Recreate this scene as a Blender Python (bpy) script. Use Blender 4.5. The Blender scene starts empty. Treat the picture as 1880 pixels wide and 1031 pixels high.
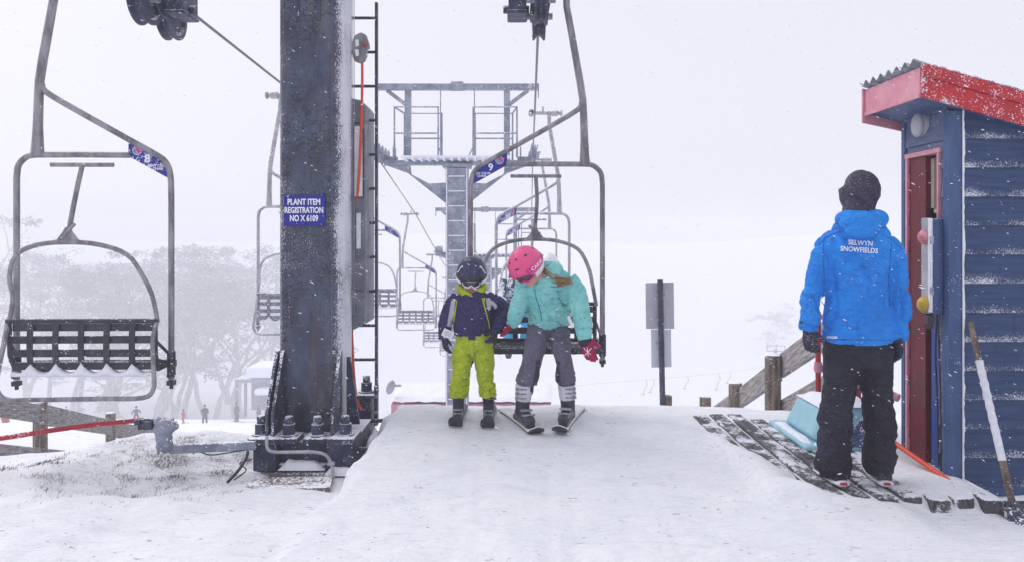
import bpy, bmesh, math, random
import numpy as np
from mathutils import Vector, Matrix, noise
from mathutils.bvhtree import BVHTree

random.seed(7)
SC = bpy.context.scene
COL = SC.collection
R = math.radians

# ------------------------------------------------------------------ camera
F, CX, HY, CZ = 1400.0, 940.0, 435.0, 1.45        # focal length and horizon of the photograph, in its pixels
cd = bpy.data.cameras.new("camera")
cam = bpy.data.objects.new("camera", cd)
COL.objects.link(cam)
cam.location = (0, 0, CZ)
cam.rotation_euler = (R(90), 0, 0)
cd.sensor_width = 36.0
cd.lens = 36.0 * F / 1880.0
cd.shift_y = (HY - 515.5) / 1880.0
cd.clip_start = 0.05
cd.clip_end = 2000
SC.camera = cam

# ------------------------------------------------------------------ sky, sun, exposure
SUN_EL, SUN_AZ = 46.0, -62.0                       # high, from behind the scene and a little left
wd = bpy.data.worlds.new("World")
SC.world = wd
wd.use_nodes = True
wn, wl = wd.node_tree.nodes, wd.node_tree.links
bg = wn["Background"]
sky = wn.new("ShaderNodeTexSky")
sky.sky_type = 'NISHITA'
sky.sun_disc = False
sky.sun_elevation = R(SUN_EL)
sky.sun_rotation = R(SUN_AZ)
sky.air_density = 1.0
sky.dust_density = 4.0
hs = wn.new("ShaderNodeHueSaturation")             # cloud takes most of the blue out of the sky light
hs.inputs["Saturation"].default_value = 0.32
tint = wn.new("ShaderNodeMix"); tint.data_type = 'RGBA'; tint.blend_type = 'MULTIPLY'
tint.inputs[0].default_value = 1.0
tint.inputs[7].default_value = (0.97, 0.955, 1.04, 1)
wl.new(sky.outputs[0], hs.inputs["Color"])
wl.new(hs.outputs[0], tint.inputs[6])
cloud = wn.new("ShaderNodeMix"); cloud.data_type = 'RGBA'     # even cloud cover over most of that sky
cloud.inputs[0].default_value = 0.82
cloud.inputs[7].default_value = (5.35, 5.35, 5.9, 1)
wl.new(tint.outputs[2], cloud.inputs[6])
wl.new(cloud.outputs[2], bg.inputs[0])
bg.inputs[1].default_value = 0.15

sd = bpy.data.lights.new("sun", 'SUN')
sd.energy = 1.4
sd.angle = R(40)
sd.color = (1.0, 0.97, 0.95)
sun = bpy.data.objects.new("sun", sd)
COL.objects.link(sun)
sun.rotation_euler = (R(90 - SUN_EL), 0, R(180 - SUN_AZ))

SC.view_settings.view_transform = 'Standard'
SC.view_settings.look = 'None'
SC.view_settings.gamma = 1.0
SC.view_settings.exposure = 0.17
SC.cycles.volume_bounces = 3
SC.cycles.max_bounces = 10
SC.cycles.use_denoising = True

# ------------------------------------------------------------------ helpers
def W(px, py, Y):
    """World point seen at photograph pixel (px, py) at depth Y."""
    return Vector(((px - CX) * Y / F, Y, CZ - (py - HY) * Y / F))

def smooth(a, b, x):
    t = np.clip((x - a) / (b - a), 0, 1)
    return t * t * (3 - 2 * t)

def curve(pts, k=5):
    """Catmull-Rom through tuples (any length), k steps per span."""
    P = [np.array(p, float) for p in pts]
    if len(P) < 3:
        return [tuple(p) for p in P]
    out = []
    for i in range(len(P) - 1):
        a = P[i - 1] if i else 2 * P[0] - P[1]
        b, c = P[i], P[i + 1]
        d = P[i + 2] if i + 2 < len(P) else 2 * P[-1] - P[-2]
        for j in range(k):
            t = j / k
            out.append(tuple(0.5 * (2 * b + (c - a) * t + (2 * a - 5 * b + 4 * c - d) * t * t + (3 * b - a - 3 * c + d) * t ** 3)))
    out.append(tuple(P[-1]))
    return out

class MB:
    def __init__(s):
        s.v, s.f = [], []
    def add(s, vs, fs):
        n = len(s.v)
        s.v += [Vector(v) for v in vs]
        s.f += [tuple(i + n for i in f) for f in fs]
        return s
    def box(s, c, d, M=None):
        c = Vector(c)
        vs = []
        for x in (-.5, .5):
            for y in (-.5, .5):
                for z in (-.5, .5):
                    p = Vector((x * d[0], y * d[1], z * d[2]))
                    vs.append(c + (M @ p if M else p))
        return s.add(vs, [(0, 1, 3, 2), (4, 6, 7, 5), (0, 4, 5, 1), (2, 3, 7, 6), (0, 2, 6, 4), (1, 5, 7, 3)])
    def span(s, a, b):
        a, b = Vector(a), Vector(b)
        return s.box((a + b) / 2, [abs(q) for q in (b - a)])
    def bar(s, p, q, w, h, up=(0, 0, 1)):
        p, q = Vector(p), Vector(q)
        t = (q - p).normalized()
        u = Vector(up)
        if abs(t.dot(u)) > .98:
            u = Vector((0, 1, 0))
        x = t.cross(u).normalized()
        z = x.cross(t).normalized()
        return s.box((p + q) / 2, ((q - p).length, w, h), Matrix((t, x, z)).transposed())
    def tube(s, pts, r, n=8, cap=True, ref=(0, 1, 0), closed=False):
        """r: number or list; an entry may be (side, depth) with depth along ref."""
        P = [Vector(p[:3]) for p in pts]
        m = len(P)
        if not isinstance(r, (list, tuple)):
            r = [r] * m
        vs, ref = [], Vector(ref)
        px = None
        for i in range(m):
            if closed:
                t = P[(i + 1) % m] - P[i - 1]
            else:
                t = P[min(i + 1, m - 1)] - P[max(i - 1, 0)]
            if t.length < 1e-9:
                t = Vector((0, 0, 1))
            t.normalize()
            x = t.cross(ref)
            if x.length < .15:
                x = px - t * px.dot(t) if px is not None else t.cross(Vector((1, .3, .2)))
            x.normalize()
            if px is not None and x.dot(px) < 0 and closed is False and abs(x.dot(px)) > .5:
                x = -x
            px = x
            y = x.cross(t)
            a, b = (r[i] if isinstance(r[i], (tuple, list)) else (r[i], r[i]))
            for k in range(n):
                th = 2 * math.pi * k / n
                vs.append(P[i] + x * (a * math.cos(th)) + y * (b * math.sin(th)))
        fs = []
        for i in range(m if closed else m - 1):
            j = (i + 1) % m
            for k in range(n):
                l = (k + 1) % n
                fs.append((i * n + k, i * n + l, j * n + l, j * n + k))
        if cap and not closed:
            fs.append(tuple(range(n - 1, -1, -1)))
            fs.append(tuple(range((m - 1) * n, m * n)))
        return s.add(vs, fs)
    def ball(s, c, r, M=None, n=12, m=8):
        if not isinstance(r, (tuple, list)):
            r = (r, r, r)
        c = Vector(c)
        vs = [Vector((0, 0, -r[2]))]
        for i in range(1, m):
            a = math.pi * i / m - math.pi / 2
            for k in range(n):
                th = 2 * math.pi * k / n
                vs.append(Vector((r[0] * math.cos(a) * math.cos(th), r[1] * math.cos(a) * math.sin(th), r[2] * math.sin(a))))
        vs.append(Vector((0, 0, r[2])))
        vs = [c + (M @ p if M else p) for p in vs]
        fs = []
        for k in range(n):
            l = (k + 1) % n
            fs.append((0, 1 + l, 1 + k))
            for i in range(m - 2):
                fs.append((1 + i * n + k, 1 + i * n + l, 1 + (i + 1) * n + l, 1 + (i + 1) * n + k))
            fs.append((1 + (m - 2) * n + k, 1 + (m - 2) * n + l, len(vs) - 1))
        return s.add(vs, fs)
    def lathe(s, c, ax, prof, n=24):
        """prof: closed list of (radius, height along ax)."""
        ax = Vector(ax).normalized()
        x = ax.orthogonal().normalized()
        y = ax.cross(x)
        c = Vector(c)
        vs, m = [], len(prof)
        for r, h in prof:
            for k in range(n):
                th = 2 * math.pi * k / n
                vs.append(c + ax * h + x * (r * math.cos(th)) + y * (r * math.sin(th)))
        fs = [(i * n + k, i * n + (k + 1) % n, (i + 1) % m * n + (k + 1) % n, (i + 1) % m * n + k) for i in range(m) for k in range(n)]
        return s.add(vs, fs)
    def cyl(s, p, q, r, n=12):
        return s.tube([p, q], r, n)
    def prism(s, poly, vec):
        P = [Vector(p) for p in poly]
        v = Vector(vec)
        n = len(P)
        fs = [tuple(range(n)), tuple(range(2 * n - 1, n - 1, -1))]
        fs += [(i, i + n, (i + 1) % n + n, (i + 1) % n) for i in range(n)]
        return s.add(P + [p + v for p in P], fs)
    def grid(s, rows):
        n = len(rows[0])
        return s.add([p for r in rows for p in r], [(i * n + k, i * n + k + 1, (i + 1) * n + k + 1, (i + 1) * n + k) for i in range(len(rows) - 1) for k in range(n - 1)])
    def mesh(s, name="mesh"):
        me = bpy.data.meshes.new(name)
        me.from_pydata([tuple(v) for v in s.v], [], s.f)
        me.update()
        return me
    def build(s, name, mt, parent=None, bevel=0, ang=38, solid=0, fix=True):
        return put(name, s.mesh(name), mt, parent, bevel, ang, solid, fix)
    def build_each(s, *a, **k):
        for q in islands(s): q.build(*a, **k)

def islands(mb):
    """The separate pieces of an MB, each as an MB of its own."""
    par = list(range(len(mb.v)))
    def find(i):
        while par[i] != i:
            par[i] = par[par[i]]; i = par[i]
        return i
    for f in mb.f:
        for i in f[1:]: par[find(i)] = find(f[0])
    out = {}
    for f in mb.f: out.setdefault(find(f[0]), []).append(f)
    res = []
    for fs in out.values():
        ids = sorted({i for f in fs for i in f}); ix = {a: b for b, a in enumerate(ids)}
        q = MB(); q.v = [mb.v[i] for i in ids]; q.f = [tuple(ix[i] for i in f) for f in fs]
        res.append(q)
    return res

def put(name, me, mt, parent=None, bevel=0, ang=38, solid=0, fix=True):
    """Link a mesh given in world coordinates as one object, under parent when there is one."""
    if fix:
        bm = bmesh.new(); bm.from_mesh(me)
        bmesh.ops.recalc_face_normals(bm, faces=bm.faces)
        bm.to_mesh(me); bm.free()
    ob = bpy.data.objects.new(name, me)
    COL.objects.link(ob)
    me.materials.clear()
    me.materials.append(mt)
    me.polygons.foreach_set("use_smooth", [True] * len(me.polygons))
    if ang < 180:
        me.set_sharp_from_angle(angle=R(ang))
    o = Vector((0, 0, 0))
    p = parent
    while p is not None:
        o += p.location; p = p.parent
    if parent is not None:
        ob.parent = parent
        if o.length:
            me.transform(Matrix.Translation(-o))
    if solid:
        m = ob.modifiers.new("solid", 'SOLIDIFY'); m.thickness = solid; m.offset = 0
    if bevel:
        m = ob.modifiers.new("bevel", 'BEVEL'); m.width = bevel; m.segments = 2; m.limit_method = 'ANGLE'; m.angle_limit = R(40)
    return ob

def tag(o, label=None, cat=None, group=None, kind=None):
    if label: o['label'] = label
    if cat: o['category'] = cat
    if group: o['group'] = group
    if kind: o['kind'] = kind
    return o

def empty(name, loc=(0, 0, 0), label=None, cat=None, group=None):
    o = bpy.data.objects.new(name, None)
    COL.objects.link(o)
    o.location = loc
    o.empty_display_size = .1
    return tag(o, label, cat, group)

def origin(o, loc):
    """Move a top-level mesh's origin to loc without moving the mesh."""
    loc = Vector(loc)
    o.data.transform(Matrix.Translation(-loc)); o.location = loc
    return o

def copy_tree(o, parent=None):
    c = o.copy(); COL.objects.link(c)
    if parent is not None: c.parent = parent
    for ch in list(o.children):
        copy_tree(ch, c)
    return c

TS = bpy.data.scenes.new("workbench")
def evaluated_mesh(ob):
    """The object's mesh with its modifiers (or its text) applied, worked out in a scratch scene."""
    TS.collection.objects.link(ob)
    vl = TS.view_layers[0]
    vl.update()
    me = bpy.data.meshes.new_from_object(ob.evaluated_get(vl.depsgraph))
    data = ob.data
    bpy.data.objects.remove(ob)
    (bpy.data.meshes if isinstance(data, bpy.types.Mesh) else bpy.data.curves).remove(data)
    return me

def fuse(mb, voxel, it=3, fac=.6):
    """One continuous skin round all the shapes of mb."""
    ob = bpy.data.objects.new("tmp", mb.mesh())
    m = ob.modifiers.new("r", 'REMESH'); m.mode = 'VOXEL'; m.voxel_size = voxel
    if it:
        m = ob.modifiers.new("s", 'SMOOTH'); m.iterations = it; m.factor = fac
    return evaluated_mesh(ob)

def ruffle(me, amp, fn):
    """Move vertices along their normals by amp * fn(p)."""
    ns = [v.normal.copy() for v in me.vertices]
    for v, n in zip(me.vertices, ns):
        v.co += n * (amp * fn(v.co))
    me.update()

def folds(seed, sx=9, sz=16, tilt=.5):
    o = Vector((seed * 3.1, seed * 1.7, seed * 2.3))
    def fn(p):
        q = Vector(((p.x + tilt * p.z) * sx, p.y * sx, (p.z - tilt * .6 * p.x) * sz)) + o
        b = noise.noise(q * .6 + o)
        c = math.exp(-(noise.noise(q * .85) / .085) ** 2) * max(0., min(1., .5 + 1.6 * noise.noise(q * .5 - o)))
        return .45 * b - .95 * c
    return fn

def bvh(me):
    return BVHTree.FromPolygons([v.co.copy() for v in me.vertices], [tuple(p.vertices) for p in me.polygons])

EYE = Vector((0, 0, CZ))
def onto(tree, px, py, off=.004, Y=6):
    """The point of a surface found on the line through a pixel, at build time."""
    d = (W(px, py, 1.0) - EYE).normalized()
    h = tree.ray_cast(EYE, d)
    if h[0] is None:
        h = tree.find_nearest(W(px, py, Y))
        return h[0] + h[1] * off
    return h[0] - d * off

def patch(tree, left, right, off=.004, nu=4, nv=4, Y=6):
    """A strip of cloth lying on a surface between two polylines of pixels."""
    mb = MB()
    L, Q = curve(left, nv), curve(right, nv)
    mb.grid([[onto(tree, a[0] + (b[0] - a[0]) * k / nu, a[1] + (b[1] - a[1]) * k / nu, off, Y) for k in range(nu + 1)] for a, b in zip(L, Q)])
    return mb

_txt = {}
def text_geo(body, size, bold=.0, depth=.0015, align='CENTER', space=1.0, line=1.0):
    cu = bpy.data.curves.new("t", 'FONT')
    cu.body, cu.size, cu.extrude, cu.offset = body, size, depth, bold * size
    cu.align_x = align; cu.align_y = 'CENTER'; cu.space_line = line; cu.space_character = space
    cu.resolution_u = 3
    me = evaluated_mesh(bpy.data.objects.new("t", cu))
    v = [x.co.copy() for x in me.vertices]; f = [tuple(p.vertices) for p in me.polygons]
    bpy.data.meshes.remove(me)
    return v, f

def put_text(name, body, size, o, x, y, mt, parent=None, width=None, **k):
    v, f = text_geo(body, size, **k)
    if width:
        q = width / (max(p.x for p in v) - min(p.x for p in v))
        for p in v: p.x *= q
    o, x, y = Vector(o), Vector(x).normalized(), Vector(y).normalized()
    z = x.cross(y)
    mb = MB().add([o + x * p.x + y * p.y + z * p.z for p in v], f)
    return mb.build(name, mt, parent, fix=False)

# ------------------------------------------------------------------ materials
SNOW = (.82, .83, .9)
class NT:
    def __init__(s, name):
        s.m = bpy.data.materials.new(name); s.m.use_nodes = True
        s.n, s.l = s.m.node_tree.nodes, s.m.node_tree.links
        s.b = s.n["Principled BSDF"]
        s.co = s.n.new("ShaderNodeTexCoord").outputs["Object"]
    def new(s, t, **k):
        x = s.n.new(t)
        for a, b in k.items(): setattr(x, a, b)
        return x
    def val(s, sock, v):
        if hasattr(v, "is_linked") or hasattr(v, "links"): s.l.new(v, sock)
        else: sock.default_value = v
    def map(s, sc=(1, 1, 1), rot=(0, 0, 0), co=None):
        x = s.new("ShaderNodeMapping")
        x.inputs["Scale"].default_value = sc; x.inputs["Rotation"].default_value = rot
        s.l.new(co or s.co, x.inputs[0]); return x.outputs[0]
    def noise(s, scale, detail=4, rough=.6, co=None, dist=0):
        x = s.new("ShaderNodeTexNoise")
        x.inputs["Scale"].default_value = scale; x.inputs["Detail"].default_value = detail
        x.inputs["Roughness"].default_value = rough; x.inputs["Distortion"].default_value = dist
        s.l.new(co or s.co, x.inputs["Vector"]); return x.outputs["Fac"]
    def ramp(s, f, a, b, lo=0., hi=1.):
        x = s.new("ShaderNodeMapRange"); x.interpolation_type = 'SMOOTHSTEP'
        s.l.new(f, x.inputs[0])
        for i, v in enumerate((a, b, lo, hi)): x.inputs[i + 1].default_value = v
        return x.outputs[0]
    def math(s, op, a, b=0.):
        x = s.new("ShaderNodeMath", operation=op)
        s.val(x.inputs[0], a); s.val(x.inputs[1], b); return x.outputs[0]
    def mix(s, f, a, b):
        x = s.new("ShaderNodeMix", data_type='RGBA')
        s.val(x.inputs[0], f)
        for i, c in ((6, a), (7, b)):
            if isinstance(c, tuple): x.inputs[i].default_value = (*c, 1)
            else: s.l.new(c, x.inputs[i])
        return x.outputs[2]
    def bump(s, h, st=.3, dist=.01, prev=None):
        x = s.new("ShaderNodeBump")
        x.inputs["Strength"].default_value = st; x.inputs["Distance"].default_value = dist
        s.l.new(h, x.inputs["Height"])
        if prev is not None: s.l.new(prev, x.inputs["Normal"])
        return x.outputs[0]
    def up(s):
        g = s.new("ShaderNodeNewGeometry"); x = s.new("ShaderNodeSeparateXYZ")
        s.l.new(g.outputs["Normal"], x.inputs[0]); return x.outputs
    def sep(s, co=None):
        x = s.new("ShaderNodeSeparateXYZ"); s.l.new(co or s.co, x.inputs[0]); return x.outputs
    def end(s, col, rough=.6, metal=0, nrm=None, spec=.4):
        if isinstance(col, tuple): s.b.inputs["Base Color"].default_value = (*col, 1)
        else: s.l.new(col, s.b.inputs["Base Color"])
        s.val(s.b.inputs["Roughness"], rough); s.val(s.b.inputs["Metallic"], metal)
        s.b.inputs["Specular IOR Level"].default_value = spec
        if nrm is not None: s.l.new(nrm, s.b.inputs["Normal"])
        return s.m

def mat(name, c1, c2=None, scale=6, rough=.6, metal=0, bump=.15, bscale=60, bdist=.004, frost=0., fscale=90, top=.0, stretch=(1, 1, 1), spec=.4, lo=.35, hi=.65, rot=None):
    """Weathered surface: two tones, fine relief, snow flecks stuck on (frost) and more of them on upward faces (top)."""
    t = NT(name)
    co = t.map(stretch, co=t.map((1, 1, 1), rot) if rot else None)
    col = t.mix(t.ramp(t.noise(scale, 5, co=co), lo, hi), c1, c2 or tuple(x * .75 for x in c1))
    h = t.noise(bscale, 4, co=co)
    nrm = t.bump(h, bump, bdist)
    ro = rough
    if frost or top:
        a = t.noise(fscale, 3, .7)
        b = t.noise(fscale * .09, 3, .6)
        f = t.math('ADD', a, t.math('MULTIPLY', b, .55))
        if top:
            f = t.math('ADD', f, t.math('MULTIPLY', t.math('MAXIMUM', t.up()[2], 0.), top))
        th = 1.13 - frost * .62
        mask = t.ramp(f, th, th + .06)
        col = t.mix(mask, col, SNOW)
        ro = t.math('ADD', t.math('MULTIPLY', mask, .9 - rough), rough)
        if metal: metal = t.math('MULTIPLY', t.math('SUBTRACT', 1., mask), metal)
        nrm = t.bump(mask, .4, .006, nrm)
    return t.end(col, ro, metal, nrm, spec)

def make_snow():
    t = NT("snow")
    g = t.map((1, 1, 1))
    a = t.noise(1.3, 5, .6, g)
    b = t.noise(22, 5, .65, t.map((.5, 1.6, 1), (0, 0, .35)))
    c = t.noise(160, 3, .6, g)
    col = t.mix(t.ramp(t.noise(2.2, 6, .7, g, 1.2), .38, .7), (.89, .9, .94), (.82, .835, .9))
    sp = t.math('MULTIPLY', t.ramp(t.noise(34, 2, .5, t.map((.6, 1.3, 1))), .665, .70), t.ramp(t.noise(3.1, 3, .6, g), .47, .58))
    col = t.mix(t.math('MULTIPLY', sp, .8), col, (.2, .18, .18))     # grit and bark blown over the snow
    vd = t.new("ShaderNodeVectorMath", operation='DISTANCE')
    t.l.new(t.map((1, 1.5, 0)), vd.inputs[0]); vd.inputs[1].default_value = (-2.45, 8.55, 0)
    soil = t.math('MULTIPLY', t.ramp(vd.outputs["Value"], .25, 1.1, 1., 0.), t.ramp(t.noise(11, 6, .75, t.map((.7, 1.6, 1))), .5, .66))
    col = t.mix(t.math('MULTIPLY', soil, .75), col, (.27, .225, .19))  # soil scoured bare on the mound
    scf = t.ramp(t.noise(9, 5, .7, t.map((.5, 1.8, 1), (0, 0, .25))), .5, .72)
    col = t.mix(t.math('MULTIPLY', scf, .3), col, (.56, .58, .68))
    n = t.bump(c, .5, .006, t.bump(b, .9, .03, t.bump(a, .5, .1)))
    t.b.inputs["Subsurface Weight"].default_value = 0.0
    return t.end(col, .75, 0, n, .25)

M_SNOW = make_snow()
M_PACK = mat("packed_snow", (.84, .85, .92), (.78, .79, .87), 14, .85, 0, .5, 70, .006)
M_TUBE = mat("galvanised_tube", (.33, .31, .345), (.15, .14, .155), 14, .45, .25, .2, 120, .002, .24, 120, .1, (1, 1, .35))
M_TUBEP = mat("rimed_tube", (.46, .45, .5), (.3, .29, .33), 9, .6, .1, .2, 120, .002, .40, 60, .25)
M_DARK = mat("dark_steel", (.025, .027, .055), (.06, .068, .12), 9, .5, .2, .3, 90, .003, .33, 70, .16)
M_SLAT = mat("black_slat", (.02, .02, .034), (.045, .045, .07), 12, .5, 0, .3, 90, .003, .3, 70, .12)
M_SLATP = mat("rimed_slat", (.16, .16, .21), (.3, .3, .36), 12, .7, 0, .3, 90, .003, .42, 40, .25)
M_STEEL2 = mat("galvanised_steel", (.32, .345, .43), (.18, .2, .27), 5, .5, .25, .25, 60, .004, .36, 40, .2)
M_ROPE = mat("wire_rope", (.13, .135, .16), (.2, .2, .24), 60, .5, .4, .5, 250, .002, .2)
M_SIGN = mat("blue_sign", (.008, .009, .25), (.012, .014, .3), 10, .45, 0, .03, 40, .001, .16, 150)
M_SIGN2 = mat("frosted_blue_sign", (.014, .016, .25), (.03, .035, .3), 10, .5, 0, .1, 40, .001, .46, 75)
M_WHITE = mat("white_lettering", (.85, .86, .9), (.8, .8, .86), 20, .5, 0, .02)
M_RED = mat("red_paint", (.46, .02, .035), (.36, .014, .025), 8, .4, 0, .1, 50, .002, .28, 70, .1)
M_ORANGE = mat("orange_plastic", (.72, .075, .02), (.62, .05, .015), 12, .35, 0, .05, 50, .001, .1)
M_WOOD = mat("weathered_wood", (.25, .19, .15), (.09, .068, .06), 5, .85, 0, .7, 30, .008, .36, 70, .12, (5, 5, .6))
M_WOODH = mat("weathered_rail", (.36, .335, .33), (.15, .135, .135), 6, .85, 0, .6, 30, .006, .29, 60, .12, (2, .7, 9), rot=(R(23), 0, 0))
M_WOODL = mat("weathered_lower_rail", (.3, .28, .28), (.13, .115, .115), 6, .85, 0, .6, 30, .006, .29, 60, .12, (1.5, 1.0, 9), rot=(R(13), 0, 0))
M_CONC = mat("old_concrete", (.24, .2, .17), (.12, .1, .09), 12, .9, 0, .6, 40, .008, .32, 50, .15)
M_RUBBER = mat("black_rubber", (.018, .018, .024), (.03, .03, .04), 20, .55, 0, .2, 80, .002, .2)
M_LGREY = mat("light_grey_metal", (.42, .43, .46), (.3, .31, .35), 7, .5, .1, .2, 60, .002, .26, 60, .15)

def make_pylon_mat():
    t = NT("cracked_navy_paint")
    g = t.map((1, 1, .16))
    col = t.mix(t.ramp(t.noise(5, 6, .65, t.map((1, 1, .5))), .3, .72), (.009, .012, .032), (.07, .09, .165))
    streak = t.ramp(t.noise(13, 4, .6, t.map((1, 1, .06))), .56, .7)
    col = t.mix(t.math('MULTIPLY', streak, .75), col, (.06, .036, .034))
    worn = t.math('MULTIPLY', t.ramp(t.noise(4.2, 5, .65, t.map((1.2, 1, .22), (0, 0, 0))), .5, .68), .7)
    col = t.mix(worn, col, (.115, .112, .135))                       # greyed, chalky paint in long runs
    v = t.new("ShaderNodeTexVoronoi", feature='DISTANCE_TO_EDGE')
    v.inputs["Scale"].default_value = 17
    wob = t.new("ShaderNodeVectorMath", operation='ADD')
    nz = t.new("ShaderNodeTexNoise"); nz.inputs["Scale"].default_value = 7; t.l.new(t.co, nz.inputs["Vector"])
    sc = t.new("ShaderNodeVectorMath", operation='SCALE'); sc.inputs["Scale"].default_value = .22
    t.l.new(nz.outputs["Color"], sc.inputs[0]); t.l.new(sc.outputs[0], wob.inputs[0]); t.l.new(t.map((.55, .55, 1.1)), wob.inputs[1])
    t.l.new(wob.outputs[0], v.inputs["Vector"])
    crack = t.ramp(v.outputs["Distance"], .0, .09, 1., 0.)
    zone = t.ramp(t.noise(2.2, 3, .5, t.map((1.6, 1, .6))), .42, .56)
    ck = t.math('MULTIPLY', crack, zone)
    col = t.mix(t.math('MULTIPLY', ck, .95), col, (.004, .004, .008))
    fr = t.math('ADD', t.noise(120, 3, .75, t.map((1, 1, .55), (0, .5, 0))), t.math('MULTIPLY', t.noise(3, 3), .5))
    u = t.up()
    fr = t.math('ADD', fr, t.math('MULTIPLY', t.math('MAXIMUM', u[0], 0.), .3))    # wind-blown rime on the weather side
    fr = t.math('ADD', fr, t.math('MULTIPLY', t.math('MAXIMUM', t.math('MULTIPLY', u[0], -1.), 0.), .12))
    fr = t.math('ADD', fr, t.ramp(t.noise(30, 3, .6, t.map((1, 1, .03))), .55, .75, 0., .12))
    mk = t.ramp(fr, .865, 1.04)
    col = t.mix(t.math('MULTIPLY', mk, .8), col, SNOW)
    n = t.bump(ck, -.5, .006, t.bump(t.noise(70, 4), .25, .003))
    return t.end(col, t.math('ADD', t.math('MULTIPLY', mk, .5), .3), 0, n, .5)
M_PYLON = make_pylon_mat()
M_PBASE = mat("frosted_navy_steel", (.018, .021, .05), (.05, .06, .12), 7, .5, .1, .3, 60, .003, .34, 90, .34)

def make_board_mat():
    """Blue weatherboards: wood-grain paint, with snow stuck along each board's lower edge."""
    t = NT("blue_weatherboard")
    g = t.map((1.0, 1.0, 12))
    col = t.mix(t.ramp(t.noise(4, 5, .6, g), .3, .7), (.014, .036, .112), (.036, .072, .175))
    crk = t.ramp(t.noise(26, 3, .6, t.map((1.5, 1.5, .5))), .6, .68)
    col = t.mix(t.math('MULTIPLY', crk, .5), col, (.012, .022, .06))
    z = t.sep()[2]
    fz = t.math('FRACT', t.math('DIVIDE', t.math('ADD', z, 10.078), .172))
    low = t.ramp(fz, .0, .6, 1., 0.)
    f = t.math('ADD', t.noise(130, 4, .85), t.math('MULTIPLY', low, .3))
    f = t.math('ADD', f, t.math('MULTIPLY', t.noise(3, 4, .65), .6))
    mk = t.ramp(f, 1.085, 1.22)
    col = t.mix(t.math('MULTIPLY', mk, .9), col, SNOW)
    n = t.bump(mk, .5, .006, t.bump(t.noise(18, 5, .6, g), .35, .006))
    return t.end(col, t.math('ADD', t.math('MULTIPLY', mk, .3), .55), 0, n, .35)
M_BOARD = make_board_mat()
M_BTRIM = mat("blue_trim", (.035, .07, .18), (.055, .1, .23), 6, .55, 0, .3, 30, .004, .26, 90, .2, (3, 3, .6))
M_FASCIA = mat("red_fascia", (.5, .016, .026), (.4, .01, .018), 6, .4, 0, .15, 40, .002, .44, 110, .1, (1, 1, 1.6))
M_FASCIAP = mat("frosted_red_fascia", (.62, .29, .35), (.55, .2, .26), 6, .6, 0, .2, 40, .002, .2, 90, .1)
M_IRON = mat("corrugated_iron", (.2, .21, .25), (.32, .33, .38), 6, .45, .5, .1, 40, .002, .34, 30, .25)
M_DOOR = mat("dark_red_door", (.13, .002, .013), (.095, .0015, .009), 5, .5, 0, .1, 40, .002, .2, 90)
M_INSIDE = mat("cabin_lining", (.05, .05, .055), (.03, .03, .035), 4, .8, 0, .1)
M_BEIGE = mat("beige_lining", (.42, .36, .3), (.34, .29, .25), 5, .7, 0, .1)

def cloth(name, c1, c2=None, bump=.35, frost=.16, rough=.75, scale=5, bs=14, streaky=True):
    t = NT(name)
    col = t.mix(t.ramp(t.noise(scale, 4), .3, .7), c1, c2 or tuple(x * .78 for x in c1))
    w = t.math('ABSOLUTE', t.math('SUBTRACT', t.noise(bs * .42, 2, .45, t.map((1, 1, 1.7), (0, .6, 0)), 1.2), .5))
    w = t.ramp(w, .0, .055)
    fine = t.noise(420, 2)
    n = t.bump(fine, .12, .001, t.bump(w, bump * .6, .022, t.bump(t.noise(bs * .7, 3, .55, t.map((1, 1, 1.6), (0, .5, 0)), .6), bump * .9, .06)))
    if frost:
        co = t.map((.35, .8, 1.6), (0, .5, 0)) if streaky else t.co
        f = t.math('ADD', t.noise(150, 3, .75, co), t.math('MULTIPLY', t.noise(4, 2), .4))
        mk = t.ramp(f, 1.0 - frost, 1.08 - frost)
        col = t.mix(t.math('MULTIPLY', mk, .85), col, SNOW)
    return t.end(col, rough, 0, n, .3)

C_BLUE = cloth("bright_blue_jacket", (.012, .26, .8), (.008, .19, .66), .7, .12)
C_BLACK = cloth("black_trousers", (.011, .010, .022), (.02, .018, .04), .9, .105)
C_NAVY = cloth("navy_jacket", (.026, .02, .09), (.04, .032, .12), .5, .13)
C_LIME = cloth("lime_trousers", (.5, .6, .022), (.38, .47, .016), .7, .06, scale=6)
C_TEAL = cloth("teal_jacket", (.29, .69, .66), (.2, .58, .57), .7, .06, scale=5)
C_GREY = cloth("grey_trousers", (.11, .098, .155), (.14, .126, .19), .5, .13)
C_DGREY = cloth("dark_grey_panel", (.035, .03, .055), (.05, .045, .075), .4, .17)
C_SILV = cloth("pale_grey_panel", (.5, .5, .55), (.4, .4, .46), .3, .1)
C_MAG = cloth("magenta_glove", (.42, .012, .085), (.3, .008, .06), .4, .14)
C_GLOVE = cloth("dark_glove", (.022, .02, .05), (.03, .03, .06), .4, .17)
C_HOOD = cloth("purple_black_hood", (.045, .036, .07), (.03, .025, .05), .6, .2, scale=8)
M_SKIN = mat("skin", (.62, .33, .27), (.56, .27, .23), 8, .5, 0, .05)
M_LIPS = mat("lips", (.5, .1, .12), None, 8, .45)
M_HELN = mat("navy_helmet", (.022, .03, .085), (.035, .045, .12), 6, .32, 0, .03, 40, .001, .16, 90, .12)
M_HELP = mat("pink_helmet", (.78, .09, .26), (.72, .07, .22), 6, .35, 0, .03, 40, .001, .16, 80, .12)
M_STRAP = mat("magenta_strap", (.7, .015, .3), None, 6, .5)
M_LENS = mat("goggle_lens", (.09, .02, .03), (.05, .02, .04), 5, .12, 0, 0, spec=.8)
M_BLACKP = mat("black_plastic", (.02, .02, .03), (.035, .035, .05), 12, .4, 0, .1, 60, .001, .22)
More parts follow.
